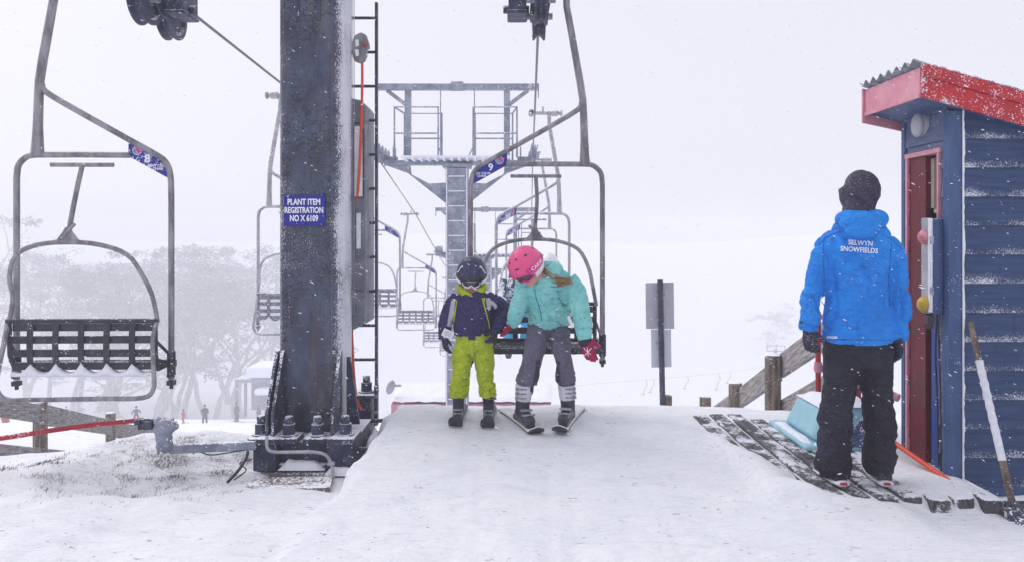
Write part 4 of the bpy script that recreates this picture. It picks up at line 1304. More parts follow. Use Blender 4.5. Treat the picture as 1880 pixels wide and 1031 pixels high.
def goggles(c, M, r, parent, strap, frame_mt, la=(-.34, .12), w=.72, k=1.0):
    lo = lambda ph: la[0] + .17 * math.exp(-(ph / .16) ** 2) + .1 * (ph / w) ** 4
    hi = lambda ph: la[1] - .1 * (ph / w) ** 6
    g = band(c, M, r, -w, w, lo, hi, 1.04 * k).build("goggles", M_LENS, parent, ang=180, solid=.004)
    pts = [on_head(c, M, r, -w + 2 * w * i / 20, hi(-w + 2 * w * i / 20), 1.06 * k) for i in range(21)] + [on_head(c, M, r, w - 2 * w * i / 20, lo(w - 2 * w * i / 20), 1.06 * k) for i in range(21)]
    MB().tube(pts, .0055, 8, closed=True).build("goggle_frame", frame_mt, g)
    return g

def hand(wrist, fdir, palm, thumb, s=1.0, curl=.5, vox=.0055):
    f, t = Vector(fdir).normalized(), Vector(thumb)
    t = (t - f * t.dot(f)).normalized()
    p = Vector(palm); p = (p - f * p.dot(f) - t * p.dot(t)).normalized()
    w = Vector(wrist)
    mb = MB()
    M = Matrix((t, p, f)).transposed()
    mb.tube([w - f * .05 * s, w - f * .01 * s, w + f * .02 * s], [.034 * s, .033 * s, .034 * s], 12)
    mb.ball(w + f * .05 * s, (.043 * s, .023 * s, .05 * s), M, 14, 10)
    for i, L in enumerate((.95, 1.08, 1.02, .8)):
        b = w + f * .078 * s + t * (.031 - .0205 * i) * s
        a, pos, pts = .12 + .05 * i, b, [b - f * .03 * s]
        pts.append(b)
        for q, l in enumerate((.04, .028, .022)):
            a += curl * (.55 + .25 * q)
            pos = pos + (f * math.cos(a) + p * math.sin(a)) * (l * L * s)
            pts.append(pos)
        mb.tube(pts, [.0115 * s, .0122 * s, .0118 * s, .011 * s, .009 * s], 8)
    b = w + f * .02 * s + t * .028 * s
    d1 = (t * .8 + f * .6 + p * .25).normalized(); d2 = (t * .3 + f * .85 + p * .45).normalized()
    mb.tube([b, b + d1 * .035 * s, b + d1 * .035 * s + d2 * .03 * s, b + d1 * .035 * s + d2 * .052 * s], [.017 * s, .0145 * s, .013 * s, .0105 * s], 8)
    return fuse(mb, vox, 2)

def garment(name, mb, vox, mt, parent, amp=.008, seed=1, sx=9, sz=16, tilt=.5, it=3, extra=None):
    me = fuse(mb, vox, it)
    ruffle(me, amp, folds(seed, sx, sz, tilt))
    ruffle(me, amp * .5, folds(seed + 3.7, sx * 2.3, sz * 2.1, -tilt))
    def drape(p):
        n_ = noise.noise(Vector((p.x * sx * 1.1 + p.z * 1.5 + seed, p.y * sx * 1.1, p.z * sx * .33)))
        m_ = noise.noise(Vector((p.x * 4, p.y * 4 + seed, p.z * 4)))
        return -.9 * math.exp(-(n_ / .1) ** 2) * max(0., min(1., .45 + 1.8 * m_)) + .5 * n_
    ruffle(me, amp * .8, drape)
    if extra: extra(me)
    tree = bvh(me)
    return put(name, me, mt, parent, ang=180, fix=False), tree

def ski(name, toe, tail_dir, length_front, length_back, w, top_mt, label, group, lift=.06):
    """toe: boot centre on the snow; tail_dir points from tip to tail."""
    d = -Vector(tail_dir); d.z = 0; d.normalize()
    s = Vector((d.y, -d.x, 0))
    t = Vector(toe)
    rows, rows2 = [], []
    N = 30
    for i in range(N + 1):
        u = -length_back + (length_front + length_back) * i / N
        k = u / length_front if u > 0 else u / length_back
        e = max(0, (u - length_front * .62) / (length_front * .38))
        z = .012 + lift * e ** 1.7
        back = lift * .35 * e
        ww = w * (.40 + .14 * k * k)
        if e > .55: ww *= math.sqrt(max(.02, 1 - ((e - .55) / .45) ** 2))
        if k < -.93: ww *= .8
        c = t + d * (u - back) + Vector((0, 0, z))
        q = (Vector((0, 0, 1)) * .005)
        rows.append([c + s * (ww * v) + q for v in (-1, -.5, 0, .5, 1)])
        rows2.append([c + s * (ww * v * 1.02) - q for v in (-1, -.5, 0, .5, 1)])
    o = MB().grid(rows).build(name, top_mt, ang=180, solid=.006)
    origin(o, t)
    m = MB().grid(rows2).build("base", M_SKID, o, ang=180, solid=.006)
    tag(o, label, "ski", group)
    m = MB()
    for u in (-.17, .13):
        m.box(t + d * u + Vector((0, 0, .035)), (.065, .06, .035), Matrix((s, d, Vector((0, 0, 1)))).transposed())
        m.ball(t + d * u + Vector((0, 0, .05)), (.03, .03, .022))
        m.build("binding", M_BLACKP, o, .004); m = MB()
    return o

def boot(parent, toe_c, face, ankle, top, s, shell, cuff, name="ski_boot"):
    """toe_c: boot centre on the ski; ankle and top: shaft axis."""
    f = Vector(face); f.z = 0; f.normalize(); x = Vector((f.y, -f.x, 0)); z = Vector((0, 0, 1))
    c = Vector(toe_c)
    mb = MB()
    mb.tube(curve([c - f * .13 * s + z * .05 * s, c - f * .06 * s + z * .055 * s, c + f * .03 * s + z * .05 * s, c + f * .11 * s + z * .038 * s, c + f * .145 * s + z * .03 * s], 3),
            [(.04 * s, .045 * s)] + [(.05 * s, .05 * s)] * 6 + [(.052 * s, .038 * s)] * 3 + [(.046 * s, .028 * s)] * 2 + [(.04 * s, .022 * s)], 12, ref=(0, 0, 1))
    mb.box(c + z * .012 * s, (.07 * s, .3 * s, .024 * s), Matrix((x, f, z)).transposed())
    a, t = Vector(ankle), Vector(top)
    mb.tube([c - f * .05 * s + z * .05 * s, a, a.lerp(t, .5)], [.056 * s, .056 * s, .06 * s], 12)
    b = put(name, fuse(mb, .007, 1), shell, parent, ang=180, fix=False)
    mb = MB().tube([a.lerp(t, .28), a.lerp(t, .6), t], [.062 * s, .066 * s, .069 * s], 14)
    put("cuff", fuse(mb, .007, 1), cuff, b, ang=180, fix=False)
    m = MB()
    sd = 1 if x.x * (c.x - parent.location.x) > 0 else -1
    for q in (.42, .62, .82):
        p = a.lerp(t, q)
        m.box(p + f * .062 * s + x * sd * .022 * s, (.05 * s, .02 * s, .01 * s), Matrix((x, f, z)).transposed()); m.box(p + x * sd * .06 * s + f * .03 * s, (.03 * s, .04 * s, .018 * s)); 
    m.box(c + f * .05 * s + z * .1 * s, (.09 * s, .03 * s, .016 * s), Matrix((x, f, z)).transposed()); m.box(c + f * .1 * s + z * .075 * s, (.1 * s, .025 * s, .014 * s), Matrix((x, f, z)).transposed())
    m.build_each("buckle", M_BUCK, b, .003)
    return b

# ---- the attendant in blue, seen from behind
Yo = 4.45
O = lambda px, py, d=0.: W(px, py, Yo + d)
op = empty("person", O(1574, 885), "attendant in bright blue jacket, seen from behind on the sleeper deck", "person")
mb = MB()
Mh = basis((-.45, .88, -.05), (.05, 0, 1))
hc = O(1578, 352)
head_shapes(mb, hc, Mh, .86)
mb.tube([hc - Vector((0, 0, .06)), O(1577, 400), O(1574, 450), O(1574, 560), O(1574, 640)], [.055, .05, .08, .085, .09], 12)
for a in (-1, 1):
    mb.tube([O(1576 + a * 38, 445), O(1574 + a * 68, 490), O(1572 + a * 80, 560)], [.035, .03, .022], 10)
    mb.tube([O(1574 + a * 27, 640), O(1574 + a * 34, 760), O(1574 + a * 41, 840)], [.06, .045, .035], 10)
person = put("body", fuse(mb, .012), M_SKIN, op, ang=180, fix=False)
mb = MB()                                                          # balaclava under a slouching knitted hood
mb.ball(O(1580, 352), (.096, .112, .122), Mh, 20, 14); mb.ball(O(1556, 358, .03), (.045, .075, .085)); mb.ball(O(1589, 341, -.02), (.074, .085, .086)); mb.ball(O(1580, 338, 0), (.07, .085, .08))
mb.tube([O(1580, 365), O(1577, 392), O(1577, 402)], [.09, .095, .1], 16)
def hoodf(me):
    ruffle(me, .010, lambda p: .6 - 2.2 * abs(noise.noise(Vector(((p.x - 1.9) * 14 + (p.z - 1.7) * 16, p.y * 3, (p.z) * 2)))))
garment("knitted_hood", mb, .008, C_HOOD, op, .003, 3, 14, 14, .6, 3, hoodf)
mb = MB()
mb.tube(curve([O(1574, 630), O(1574, 590), O(1574, 540), O(1576, 480), O(1578, 440), O(1579, 412), O(1580, 395)], 3),
        [tuple(v) for v in curve([(.203, .135), (.20, .138), (.188, .135), (.195, .135), (.2, .12), (.15, .1), (.08, .08)], 3)], 24)
mb.tube(curve([O(1544, 436), O(1515, 458, .01), O(1499, 505, .0), O(1489, 550, -.01), O(1486, 585, -.02), O(1484, 606, -.02)], 3), [tuple(v) for v in curve([(.075, .08), (.074, .075), (.063, .065), (.066, .066), (.066, .06), (.056, .055)], 3)], 16)
mb.tube(curve([O(1612, 438), O(1637, 462, .01), O(1647, 510, .0), O(1651, 555, -.01), O(1651, 590, -.01), O(1648, 624, -.01)], 3), [tuple(v) for v in curve([(.075, .08), (.072, .075), (.06, .065), (.064, .066), (.06, .06), (.048, .05)], 3)], 16)
jk, jt = garment("jacket", mb, .0105, C_BLUE, op, .02, 5, 5, 7, .9, 3)
mb = MB()
mb.ball(O(1581, 410, -.12), (.128, .07, .066), None, 20, 12); mb.ball(O(1582, 424, -.15), (.1, .05, .045)); mb.ball(O(1605, 403, -.06), (.075, .09, .06)); mb.ball(O(1557, 403, -.06), (.075, .09, .058)); mb.ball(O(1580, 398, -.03), (.11, .1, .05))
garment("jacket_hood", mb, .0085, C_BLUE, jk, .008, 8, 9, 9, .4, 3)
m = MB()
for seam in ([(1513, 436), (1511, 470), (1513, 510), (1511, 560)], [(1637, 446), (1634, 480), (1632, 520), (1633, 560)], [(1500, 452), (1520, 434), (1545, 424)], [(1655, 458), (1640, 442), (1618, 430)], [(1512, 622), (1545, 622.5), (1575, 623), (1605, 623), (1638, 624)]):
    m.tube([onto(jt, a, b, .001, Yo) for a, b in curve(seam, 6)], .0022, 5)
m.build_each("seam", mat("blue_seam", (.008, .09, .4), None, 5, .7), jk)
for txt, cx_, cy_, sz, rot, wpx in (("SELWYN", 1580, 446.5, .040, 4, 45), ("SNOWFIELDS", 1577.5, 459, .040, 4, 69)):
    v, f = text_geo(txt, sz, bold=.02, depth=0)
    wq = wpx * Yo / F / (max(p.x for p in v) - min(p.x for p in v))
    for p in v: p.x *= wq
    cr, sr = math.cos(R(-rot)), math.sin(R(-rot))
    k = F / Yo
    mb = MB().add([onto(jt, cx_ + (p.x * cr - p.y * sr) * k, cy_ - (p.x * sr + p.y * cr) * k, .0045, Yo) for p in v], f)
    mb.build("lettering", M_WHITE, jk, fix=False, ang=180)
v, f = text_geo("SPYDER", .019, bold=.03, depth=0)
MB().add([onto(jt, 1527.5 + p.x * F / Yo, 619 - p.y * F / Yo, .0035, Yo) for p in v], f).build("lettering", M_WHITE, jk, fix=False, ang=180)
patch(jt, [(1466, 588), (1467, 593)], [(1473, 588), (1474, 594)], .003, Y=Yo).build("cuff_badge", M_BLACKP, jk, ang=180)
mb = MB()
mb.tube([O(1574, 622), O(1574, 640), O(1574, 672)], [(.192, .125), (.196, .135), (.19, .13)], 22)
mb.tube(curve([O(1546, 640), O(1543, 690), O(1537, 735), O(1533, 775), O(1531, 820), O(1530, 852), O(1531, 872)], 3), [tuple(v) for v in curve([(.105, .125), (.098, .11), (.09, .1), (.095, .1), (.094, .1), (.1, .105), (.086, .095)], 3)], 18)
mb.tube(curve([O(1605, 640), O(1607, 690), O(1611, 735), O(1615, 775), O(1615, 815), O(1615, 845), O(1616, 868)], 3), [tuple(v) for v in curve([(.105, .125), (.097, .11), (.086, .1), (.092, .1), (.088, .1), (.094, .105), (.078, .09)], 3)], 18)
def pantf(me):
    def fn(p):
        k = float(smooth(.75, .25, p.z)) if False else max(0., min(1., (.85 - p.z) / .5))
        q = Vector((p.x * 5 + p.z * 3, p.y * 5, p.z * 17 + p.x * 4))
        return k * (.6 - 2.2 * abs(noise.noise(q)))
    ruffle(me, .013, fn)
tr, tt = garment("trousers", mb, .0115, C_BLACK, op, .008, 11, 7, 10, .5, 3, pantf)
for wr, fd, pl, th, c in ((O(1484, 605, -.02), (.12, -.1, -1), (1, .3, 0), (.8, -.5, .0), .62), (O(1648, 622, -.01), (.0, -.05, -1), (-1, .3, 0), (-.3, .8, 0), .45)):
    put("glove", hand(wr, fd, pl, th, 1.0 if c > .5 else .92, c), C_GLOVE, op, ang=180, fix=False)
for px, q in ((1534, 0), (1618, 1)):
    c = O(px, 884, -.02)
    mb = MB()
    tv = Vector((-.10 if q == 0 else .12, 1, 0)).normalized()
    mb.tube([c - tv * .07 + Vector((0, 0, .04)), c - tv * .02 + Vector((0, 0, .05)), c + tv * .08 + Vector((0, 0, .045)), c + tv * .19 + Vector((0, 0, .03))], [(.04, .045), (.047, .055), (.05, .045), (.04, .028)], 12, ref=(0, 0, 1))
    mb.tube([c - tv * .02 + Vector((0, 0, .04)), c - tv * .02 + Vector((0, 0, .11))], [.045, .05], 12)
    sh = put("shoe", fuse(mb, .007, 2), M_BLACKP, op, ang=180, fix=False)
    mb = MB().tube([c - tv * .088 + Vector((0, 0, .016)), c - tv * .02 + Vector((0, 0, .016)), c + tv * .08 + Vector((0, 0, .016)), c + tv * .2 + Vector((0, 0, .016))], [(.043, .017), (.052, .017), (.054, .017), (.04, .015)], 14, ref=(0, 0, 1))
    put("sole", fuse(mb, .006, 1), M_BOOTW, sh, ang=180, fix=False)
    MB().box(c - tv * .086 + Vector((0, -.002, .018)), (.04, .014, .016)).build("heel_tab", M_RED, sh, .003)

# ---- the boy
Yb = 6.0
B = lambda px, py, d=0.: W(px, py, Yb + d)
boy = empty("person", B(868, 775), "small child in navy jacket, lime trousers and dark helmet, standing on skis", "person")
Mh = basis((.0, -1, -.34), (.02, .05, 1))
hc = B(866, 510, -.02)
mb = MB(); head_shapes(mb, hc, Mh, .92)
mb.tube([hc - Vector((0, 0, .05)), B(867, 548), B(869, 600), B(870, 640)], [.045, .05, .1, .1], 12)
for a in (-1, 1):
    mb.tube([B(868 + a * 16, 556), B(868 + a * 30, 566), B(868 + a * 42, 574)], [.025, .022, .018], 8)
    mb.tube([B(870 + a * 16, 640), B(869 + a * 22, 680), B(868 + a * 26, 715)], [.05, .04, .03], 10)
put("body", fuse(mb, .008, 2), M_SKIN, boy, ang=180, fix=False)
P = lambda x, y, z: hc + Mh @ Vector((x, y, z))
mb = MB().tube([P(-.02, -.086, -.066), P(0, -.089, -.063), P(.02, -.086, -.066)], [.004, .008, .004], 8); mb.tube([P(-.017, -.086, -.073), P(0, -.089, -.075), P(.017, -.086, -.073)], [.004, .007, .004], 8); mb.build("lips", M_LIPS, boy)
rr_ = (.117, .135, .128)
hcc = hc + Mh @ Vector((0, .01, .035))
low = lambda ph: -.12 - .62 * (1 - math.exp(-((min(ph, 2 * math.pi - ph)) / .95) ** 4))
d_, rws = dome(hcc, Mh, rr_, low); hel = d_.build("helmet", M_HELN, boy, ang=180, solid=.012)
m = MB()
for ph, la in ((.0, 1.25), (.55, .95), (-.55, .95), (.62, .42), (-.7, .42), (1.5, 1.0), (-1.5, 1.0)):
    q = on_head(hcc, Mh, rr_, ph, la, 1.0); nrm = (q - hcc).normalized()
    m.lathe(q + nrm * .004, nrm, [(.0001, 0), (.012, 0), (.012, .004), (.0001, .004)], 10)
m.build_each("vent", M_BLACKP, hel)
m = MB()
for q in (-1, 1):
    m.tube([on_head(hcc, Mh, rr_, q * (.75 + .06 * i), .62 - .01 * i * i + .12 * math.sin(i), 1.05) for i in range(8)], .004, 6)
m.build_each("white_stripe", M_WHITE, hel)
def brow(ph): return .3
band(hcc, Mh, rr_, -.95, .95, lambda p: -.1 - .03 * p * p, lambda p: .2 - .06 * p * p, 1.045).build("visor_band", M_BLACKP, hel, ang=180, solid=.004)
m = MB()
for q in (-1, 1):
    m.add(*[(lambda b: (b.v, b.f))(band(hcc, Mh, rr_, q * .72, q * 1.5, lambda p: -.42 + .18 * (abs(p) - .7), lambda p: -.2 + .3 * (abs(p) - .7), 1.085))][0])
m.build_each("strap", M_WHITE, hel, ang=180, solid=.003)
goggles(hc + Mh @ Vector((0, .0, .01)), Mh, (.085, .1, .12), hel, M_WHITE, M_WHITE, (-.42, .02), .85, 1.02)
mb = MB()
mb.tube(curve([B(870, 615), B(870, 590), B(868, 565), B(867, 548), B(866, 534)], 3), [tuple(v) for v in curve([(.158, .12), (.158, .125), (.165, .12), (.15, .1), (.085, .085)], 3)], 22)
mb.tube(curve([B(842, 548), B(828, 562), B(819, 585), B(816, 605), B(816, 622)], 3), [tuple(v) for v in curve([(.062, .068), (.064, .066), (.058, .06), (.052, .052), (.043, .043)], 3)], 14)
mb.tube(curve([B(893, 547), B(912, 556), B(924, 576), B(918, 594, -.08), B(911, 607, -.12)], 3), [tuple(v) for v in curve([(.064, .068), (.066, .066), (.062, .06), (.055, .055), (.047, .047)], 3)], 14)
bj, bt = garment("jacket", mb, .0075, C_NAVY, boy, .014, 21, 10, 15, .5, 3)
MB().box(B(866, 617, -.12), (.055, .01, .05)).build("jacket_flap", C_NAVY, bj, .004)
for nm, l, r_, mt_ in (("grey_panel", [(829, 548), (825, 570), (822, 590), (821, 598)], [(836, 548), (834, 570), (831, 588), (829, 600)], C_SILV),
                       ("lime_piping", [(835, 547), (837, 556), (834, 575), (831, 600)], [(840, 553), (838.5, 557), (836, 577), (832.5, 601)], C_LIME),
                       ("grey_panel", [(892, 547), (893, 558), (897, 570)], [(899, 546), (903, 555), (900, 568)], C_SILV),
                       ("grey_panel", [(900, 554), (906, 562), (909, 567)], [(904, 551), (911, 558), (913, 563)], C_SILV),
                       ("lime_piping", [(884.5, 547), (887, 558), (892, 575), (897, 595), (898, 603)], [(891, 546), (890, 558), (894, 574), (899, 594), (899.5, 603)], C_LIME)):
    patch(bt, l, r_, .004, 3, 5, Yb).build(nm, mt_, bj, ang=180)
m = MB(); m.tube([onto(bt, 866, 545 + 8 * i, .002, Yb) for i in range(9)], .004, 6); m.build("zip", C_GLOVE, bj)
mb = MB()
for i in range(17):
    a = math.pi * (-.12 + 1.24 * i / 16)
    pass
col = [B(866, 532, .02) + Vector((.108 * math.cos(a), -.085 * math.sin(a) * 1.05, 0.018 - .055 * math.sin(a) ** 3)) for a in [math.pi * 2 * k / 24 for k in range(24)]]
mb.tube(col, [(.016, .034)] * 24, 10, closed=True, ref=(0, 0, 1)); garment("collar", mb, .007, C_LIME, bj, .004, 22, 14, 14)
mb = MB()
mb.tube([B(870, 608), B(870, 622), B(870, 645)], [(.15, .115), (.155, .12), (.155, .115)], 20)
mb.tube(curve([B(853, 630), B(848, 660), B(846, 690), B(842, 712), B(841, 728)], 3), [tuple(v) for v in curve([(.085, .1), (.083, .095), (.073, .085), (.08, .09), (.078, .088)], 3)], 16)
mb.tube(curve([B(886, 630), B(889, 660), B(891, 690), B(895, 712), B(896, 727)], 3), [tuple(v) for v in curve([(.085, .1), (.083, .095), (.073, .085), (.078, .09), (.076, .088)], 3)], 16)
bp, _ = garment("trousers", mb, .0075, C_LIME, boy, .021, 31, 8, 12, .8, 3)
put("glove", hand(B(816, 620), (.12, -.15, -1), (.7, -.6, 0), (.6, -.7, 0), .8, .38), C_GLOVE, boy, ang=180, fix=False)
put("glove", hand(B(911, 606, -.12), (-.35, -.35, -.8), (-.6, .5, 0), (-.5, -.5, .3), .8, .55), C_GLOVE, boy, ang=180, fix=False)
v = B(822, 612, -.08)
Mt = Matrix.Rotation(R(25), 3, 'Y')
MB().box(v, (.085, .003, .062), Mt).build("lift_ticket", M_PAPER, boy)
m = MB()
for i in range(3): m.box(v + Mt @ Vector((.0, -.0025, -.012 + .012 * i)), (.055, .001, .005), Mt)
m.build_each("ticket_print", M_LGREY, boy)
for px in (841, 897):
    c = Vector((W(px, 0, Yb).x, Yb + .0, hz(W(px, 0, Yb).x, Yb) - .003))
    boot(boy, c, (0, -1, 0), c + Vector((0, .05, .1)), c + Vector((0, .03, .26)), .82, M_BOOTD, M_BOOTD)
    ski("ski", c, (0, 1, 0), .36, .45, .108, M_SKID, "short dark ski under the child's boot, " + ("beside the drop to the pylon" if px < 860 else "next to the girl's skis"), "the child's skis", .085)

# ---- the girl, bending forward off the chair
Yg = 5.78
G = lambda px, py, d=0.: W(px, py, Yg + d)
girl = empty("person", G(1003, 785), "girl in pink helmet and teal jacket bending forward off the chair", "person")
fc, upv = Vector((-.38, -.72, -.6)), Vector((-.55, -.45, .62))
Mh = basis(fc, upv)
hc = G(968, 494, -.30)
mb = MB(); head_shapes(mb, hc, Mh, .95)
mb.tube([hc - Mh @ Vector((0, 0, .05)), G(1000, 508, -.2), G(1003, 530, -.05), G(1006, 585, .15)], [.05, .055, .11, .12], 12)
for a in (-1, 1):
    mb.tube([G(1003 + a * 36, 522, -.1), G(1004 + a * 50, 545, -.1), G(1004 + a * 56, 560, -.1)], [.035, .03, .02], 10)
    mb.tube([G(1006 + a * 18, 594, .14), G(1004 + a * 26, 640, .02), G(1002 + a * 32, 680, .02)], [.05, .04, .03], 10)
put("body", fuse(mb, .009, 2), M_SKIN, girl, ang=180, fix=False)
rr_ = (.118, .142, .13)
hcc = hc + Mh @ Vector((0, .012, .03))
d_, rws = dome(hcc, Mh, rr_, lambda ph: -.02 - .6 * (1 - math.exp(-((min(ph, 2 * math.pi - ph)) / .95) ** 4))); hel = d_.build("helmet", M_HELP, girl, ang=180, solid=.012)
m = MB()
for ph, la, tw in ((.35, .95, 0), (-.45, .85, 0), (.2, .45, .5), (-1.1, .5, 0), (1.2, .8, 0), (-2.2, .6, 0), (2.2, .6, 0)):
    a, b = on_head(hcc, Mh, rr_, ph - .11, la, 1.045), on_head(hcc, Mh, rr_, ph + .11, la - .03, 1.045)
    m.bar(a, b, .012, .006, up=(a - hcc).normalized())
m.build_each("vent", M_BLACKP, hel)
lo_s = lambda p: -.30 + .10 * math.cos(p)
hi_s = lambda p: -.08 + .10 * math.cos(p)
strap = band(hcc, Mh, rr_, .62, 2 * math.pi - .62, lambda p: .02 - .26 * math.sin(abs(p) / 2), lambda p: .24 - .26 * math.sin(abs(p) / 2), 1.075, 40).build("goggle_strap", M_STRAP, hel, ang=180, solid=.003)
for q in (1, -1):                                                  # strap lettering wraps the shell
    v, f = text_geo("CARVE", .034, bold=.02, depth=0)
    pts = []
    for p in v:
        ph = q * 1.32 + p.x / .125
        pts.append(on_head(hcc, Mh, rr_, ph, .13 - .26 * math.sin(abs(ph) / 2) + p.y / .13, 1.095))
    MB().add(pts, f).build("lettering", M_WHITE, strap, fix=False, ang=180)
band(hcc, Mh, rr_, .95, 2.1, lambda p: -.66, lambda p: -.3, 1.05).build("ear_pad", M_BOOTW, hel, ang=180, solid=.006)
band(hcc, Mh, rr_, -2.1, -.95, lambda p: -.66, lambda p: -.3, 1.05).build("ear_pad", M_BOOTW, hel, ang=180, solid=.006)
goggles(hc + Mh @ Vector((0, 0, .012)), Mh, (.088, .104, .12), hel, M_STRAP, M_STRAP, (-.42, .1), .85, 1.02)
mb = MB()
mb.tube(curve([G(1007, 592, .12), G(1006, 572, .08), G(1005, 548, .0), G(1003, 525, -.1), G(1000, 508, -.18), G(996, 496, -.24)], 3), [tuple(v) for v in curve([(.166, .13), (.168, .14), (.18, .145), (.178, .13), (.125, .115), (.085, .085)], 3)], 24)
mb.tube(curve([G(966, 515, -.12), G(957, 540, -.12), G(951, 565, -.09), G(945, 583, -.04), G(940, 594, .02)], 3), [tuple(v) for v in curve([(.075, .08), (.07, .07), (.064, .062), (.058, .058), (.047, .047)], 3)], 14)
mb.tube(curve([G(1040, 514, -.1), G(1056, 536, -.12), G(1064, 565, -.14), G(1071, 595, -.16), G(1074, 624, -.18)], 3), [tuple(v) for v in curve([(.082, .085), (.08, .08), (.074, .072), (.066, .064), (.05, .05)], 3)], 14)
gj, gt = garment("jacket", mb, .0078, C_TEAL, girl, .018, 41, 8, 11, .7, 3)
mb = MB(); mb.ball(G(1012, 497, -.12), (.1, .09, .075)); mb.ball(G(1030, 508, -.08), (.075, .07, .05)); mb.tube([G(985, 520, -.27), G(1000, 522, -.24), G(1015, 515, -.18)], [.025, .035, .04], 12)
garment("jacket_hood", mb, .008, C_TEAL, gj, .012, 44, 12, 12, .6, 3)
m = MB(); m.tube([onto(gt, a, b, .002, Yg) for a, b in curve([(981, 530), (984, 545), (989, 560), (993, 575), (995, 587)], 5)], .0035, 6)
m.tube([onto(gt, a, b, .002, Yg) for a, b in curve([(1024, 530), (1026, 545), (1032, 556), (1040, 562)], 5)], .0025, 6)
m.build_each("seam", mat("teal_seam", (.04, .26, .27), None, 5, .7), gj)
mb = MB()                                                          # pony tail blown to the side
H0 = [G(993, 488, -.2), G(1002, 502, -.24), G(1015, 512, -.24), G(1032, 516, -.23), G(1050, 514, -.22)]
rs = random.Random(5)
for k in range(34):
    o = Vector((rs.gauss(0, .011), rs.gauss(0, .01), rs.gauss(0, .012)))
    e = Vector((rs.uniform(-.03, .012), rs.gauss(0, .012), rs.gauss(-.004, .012)))
    p = curve([H0[0] + o * .8, H0[1] + o * 1.4, H0[2] + o * 1.6, H0[3] + o * 1.2 + e * .4, H0[4] + o * .5 + e], 4)
    mb.tube(p, [.0055 * (1 - .8 * (i / (len(p) - 1)) ** 2) for i in range(len(p))], 5)
mb.build("hair", M_HAIR, girl, ang=180, fix=False)
mb = MB()
mb.tube([G(1007, 582, .12), G(1007, 600, .14), G(1008, 612, .16)], [(.15, .12), (.155, .125), (.13, .11)], 20)
mb.tube(curve([G(990, 600, .12), G(984, 625, .03), G(979, 652, -.02), G(973, 680, .02), G(968, 702, .04)], 3), [tuple(v) for v in curve([(.09, .1), (.084, .095), (.077, .088), (.082, .088), (.088, .09)], 3)], 16)
mb.tube(curve([G(1024, 600, .12), G(1029, 625, .03), G(1033, 652, -.02), G(1037, 680, .02), G(1039, 698, .04)], 3), [tuple(v) for v in curve([(.09, .1), (.084, .095), (.072, .085), (.076, .085), (.08, .088)], 3)], 16)
gp, gpt = garment("trousers", mb, .0078, C_GREY, girl, .017, 51, 8, 12, .7, 3)
for l, r_ in (([(984, 662), (983, 680), (978, 706)], [(991, 658), (991, 676), (987, 704)]), ([(1020, 660), (1019, 680), (1020, 700)], [(1027, 664), (1027, 682), (1030, 702)])):
    patch(gpt, l, r_, .004, 3, 5, Yg).build("dark_panel", C_DGREY, gp, ang=180)
mb = MB()
mb.tube([G(966, 690, .05), G(964, 722, .08)], [.07, .062], 14); garment("snow_gaiter", mb, .009, C_DGREY, gp, .005, 61)
mb = MB(); mb.tube([G(1040, 690, .05), G(1041, 722, .08)], [.07, .062], 14); garment("snow_gaiter", mb, .009, C_DGREY, gp, .005, 62)
put("glove", hand(G(941, 588, .03), (-.35, .25, -.9), (-1, .2, 0), (-.2, -1, 0), .95, .3), C_MAG, girl, ang=180, fix=False)
gl = put("glove", hand(G(1074, 622, -.18), (.28, -.1, -.95), (-.3, .9, 0), (.9, -.3, 0), 1.12, .3), C_MAG, girl, ang=180, fix=False)

m = MB()
go = girl.location
gtr = BVHTree.FromPolygons([v.co + go for v in gl.data.vertices], [tuple(p.vertices) for p in gl.data.polygons])
for a in ([(1073, 640), (1085, 650)], [(1086, 638), (1073, 652)], [(1078, 636), (1080, 653)]):
    m.tube([onto(gtr, a[0][0] + (a[1][0] - a[0][0]) * i / 6, a[0][1] + (a[1][1] - a[0][1]) * i / 6, .001, Yg) for i in range(7)], .003, 5)
m.build_each("glove_mark", M_WHITE, gl)
MB().tube([G(1071, 622, -.18), G(1077, 630, -.18)], [.05, .05], 14).build("glove_cuff", C_GLOVE, gl, ang=180)
MB().prism([G(1041, 581, -.2), G(1046, 578, -.2), G(1054, 598, -.2), G(1049, 602, -.2)], (0, .003, 0)).build("lift_ticket", M_PAPER, girl)
for px, dx, lab in ((963, -.30, "white-topped ski with dark upturned tip beside the child's skis"), (1041, .26, "white-topped ski with dark upturned tip on the side of the sign pole")):
    c = Vector((W(px, 0, Yg).x, Yg + .03, hz(W(px, 0, Yg).x, Yg) - .003))
    d = Vector((dx, 1, 0)).normalized()
    boot(girl, c + Vector((0, 0, .03)), -d, c + d * .05 + Vector((0, 0, .14)), Vector((W(px, 0, Yg).x, Yg + .06, .33)), 1.0, M_BOOTD, M_BOOTW)
    ski("ski", c, d, .36, .55, .115, M_SKIW, lab, "the girl's skis", .06)

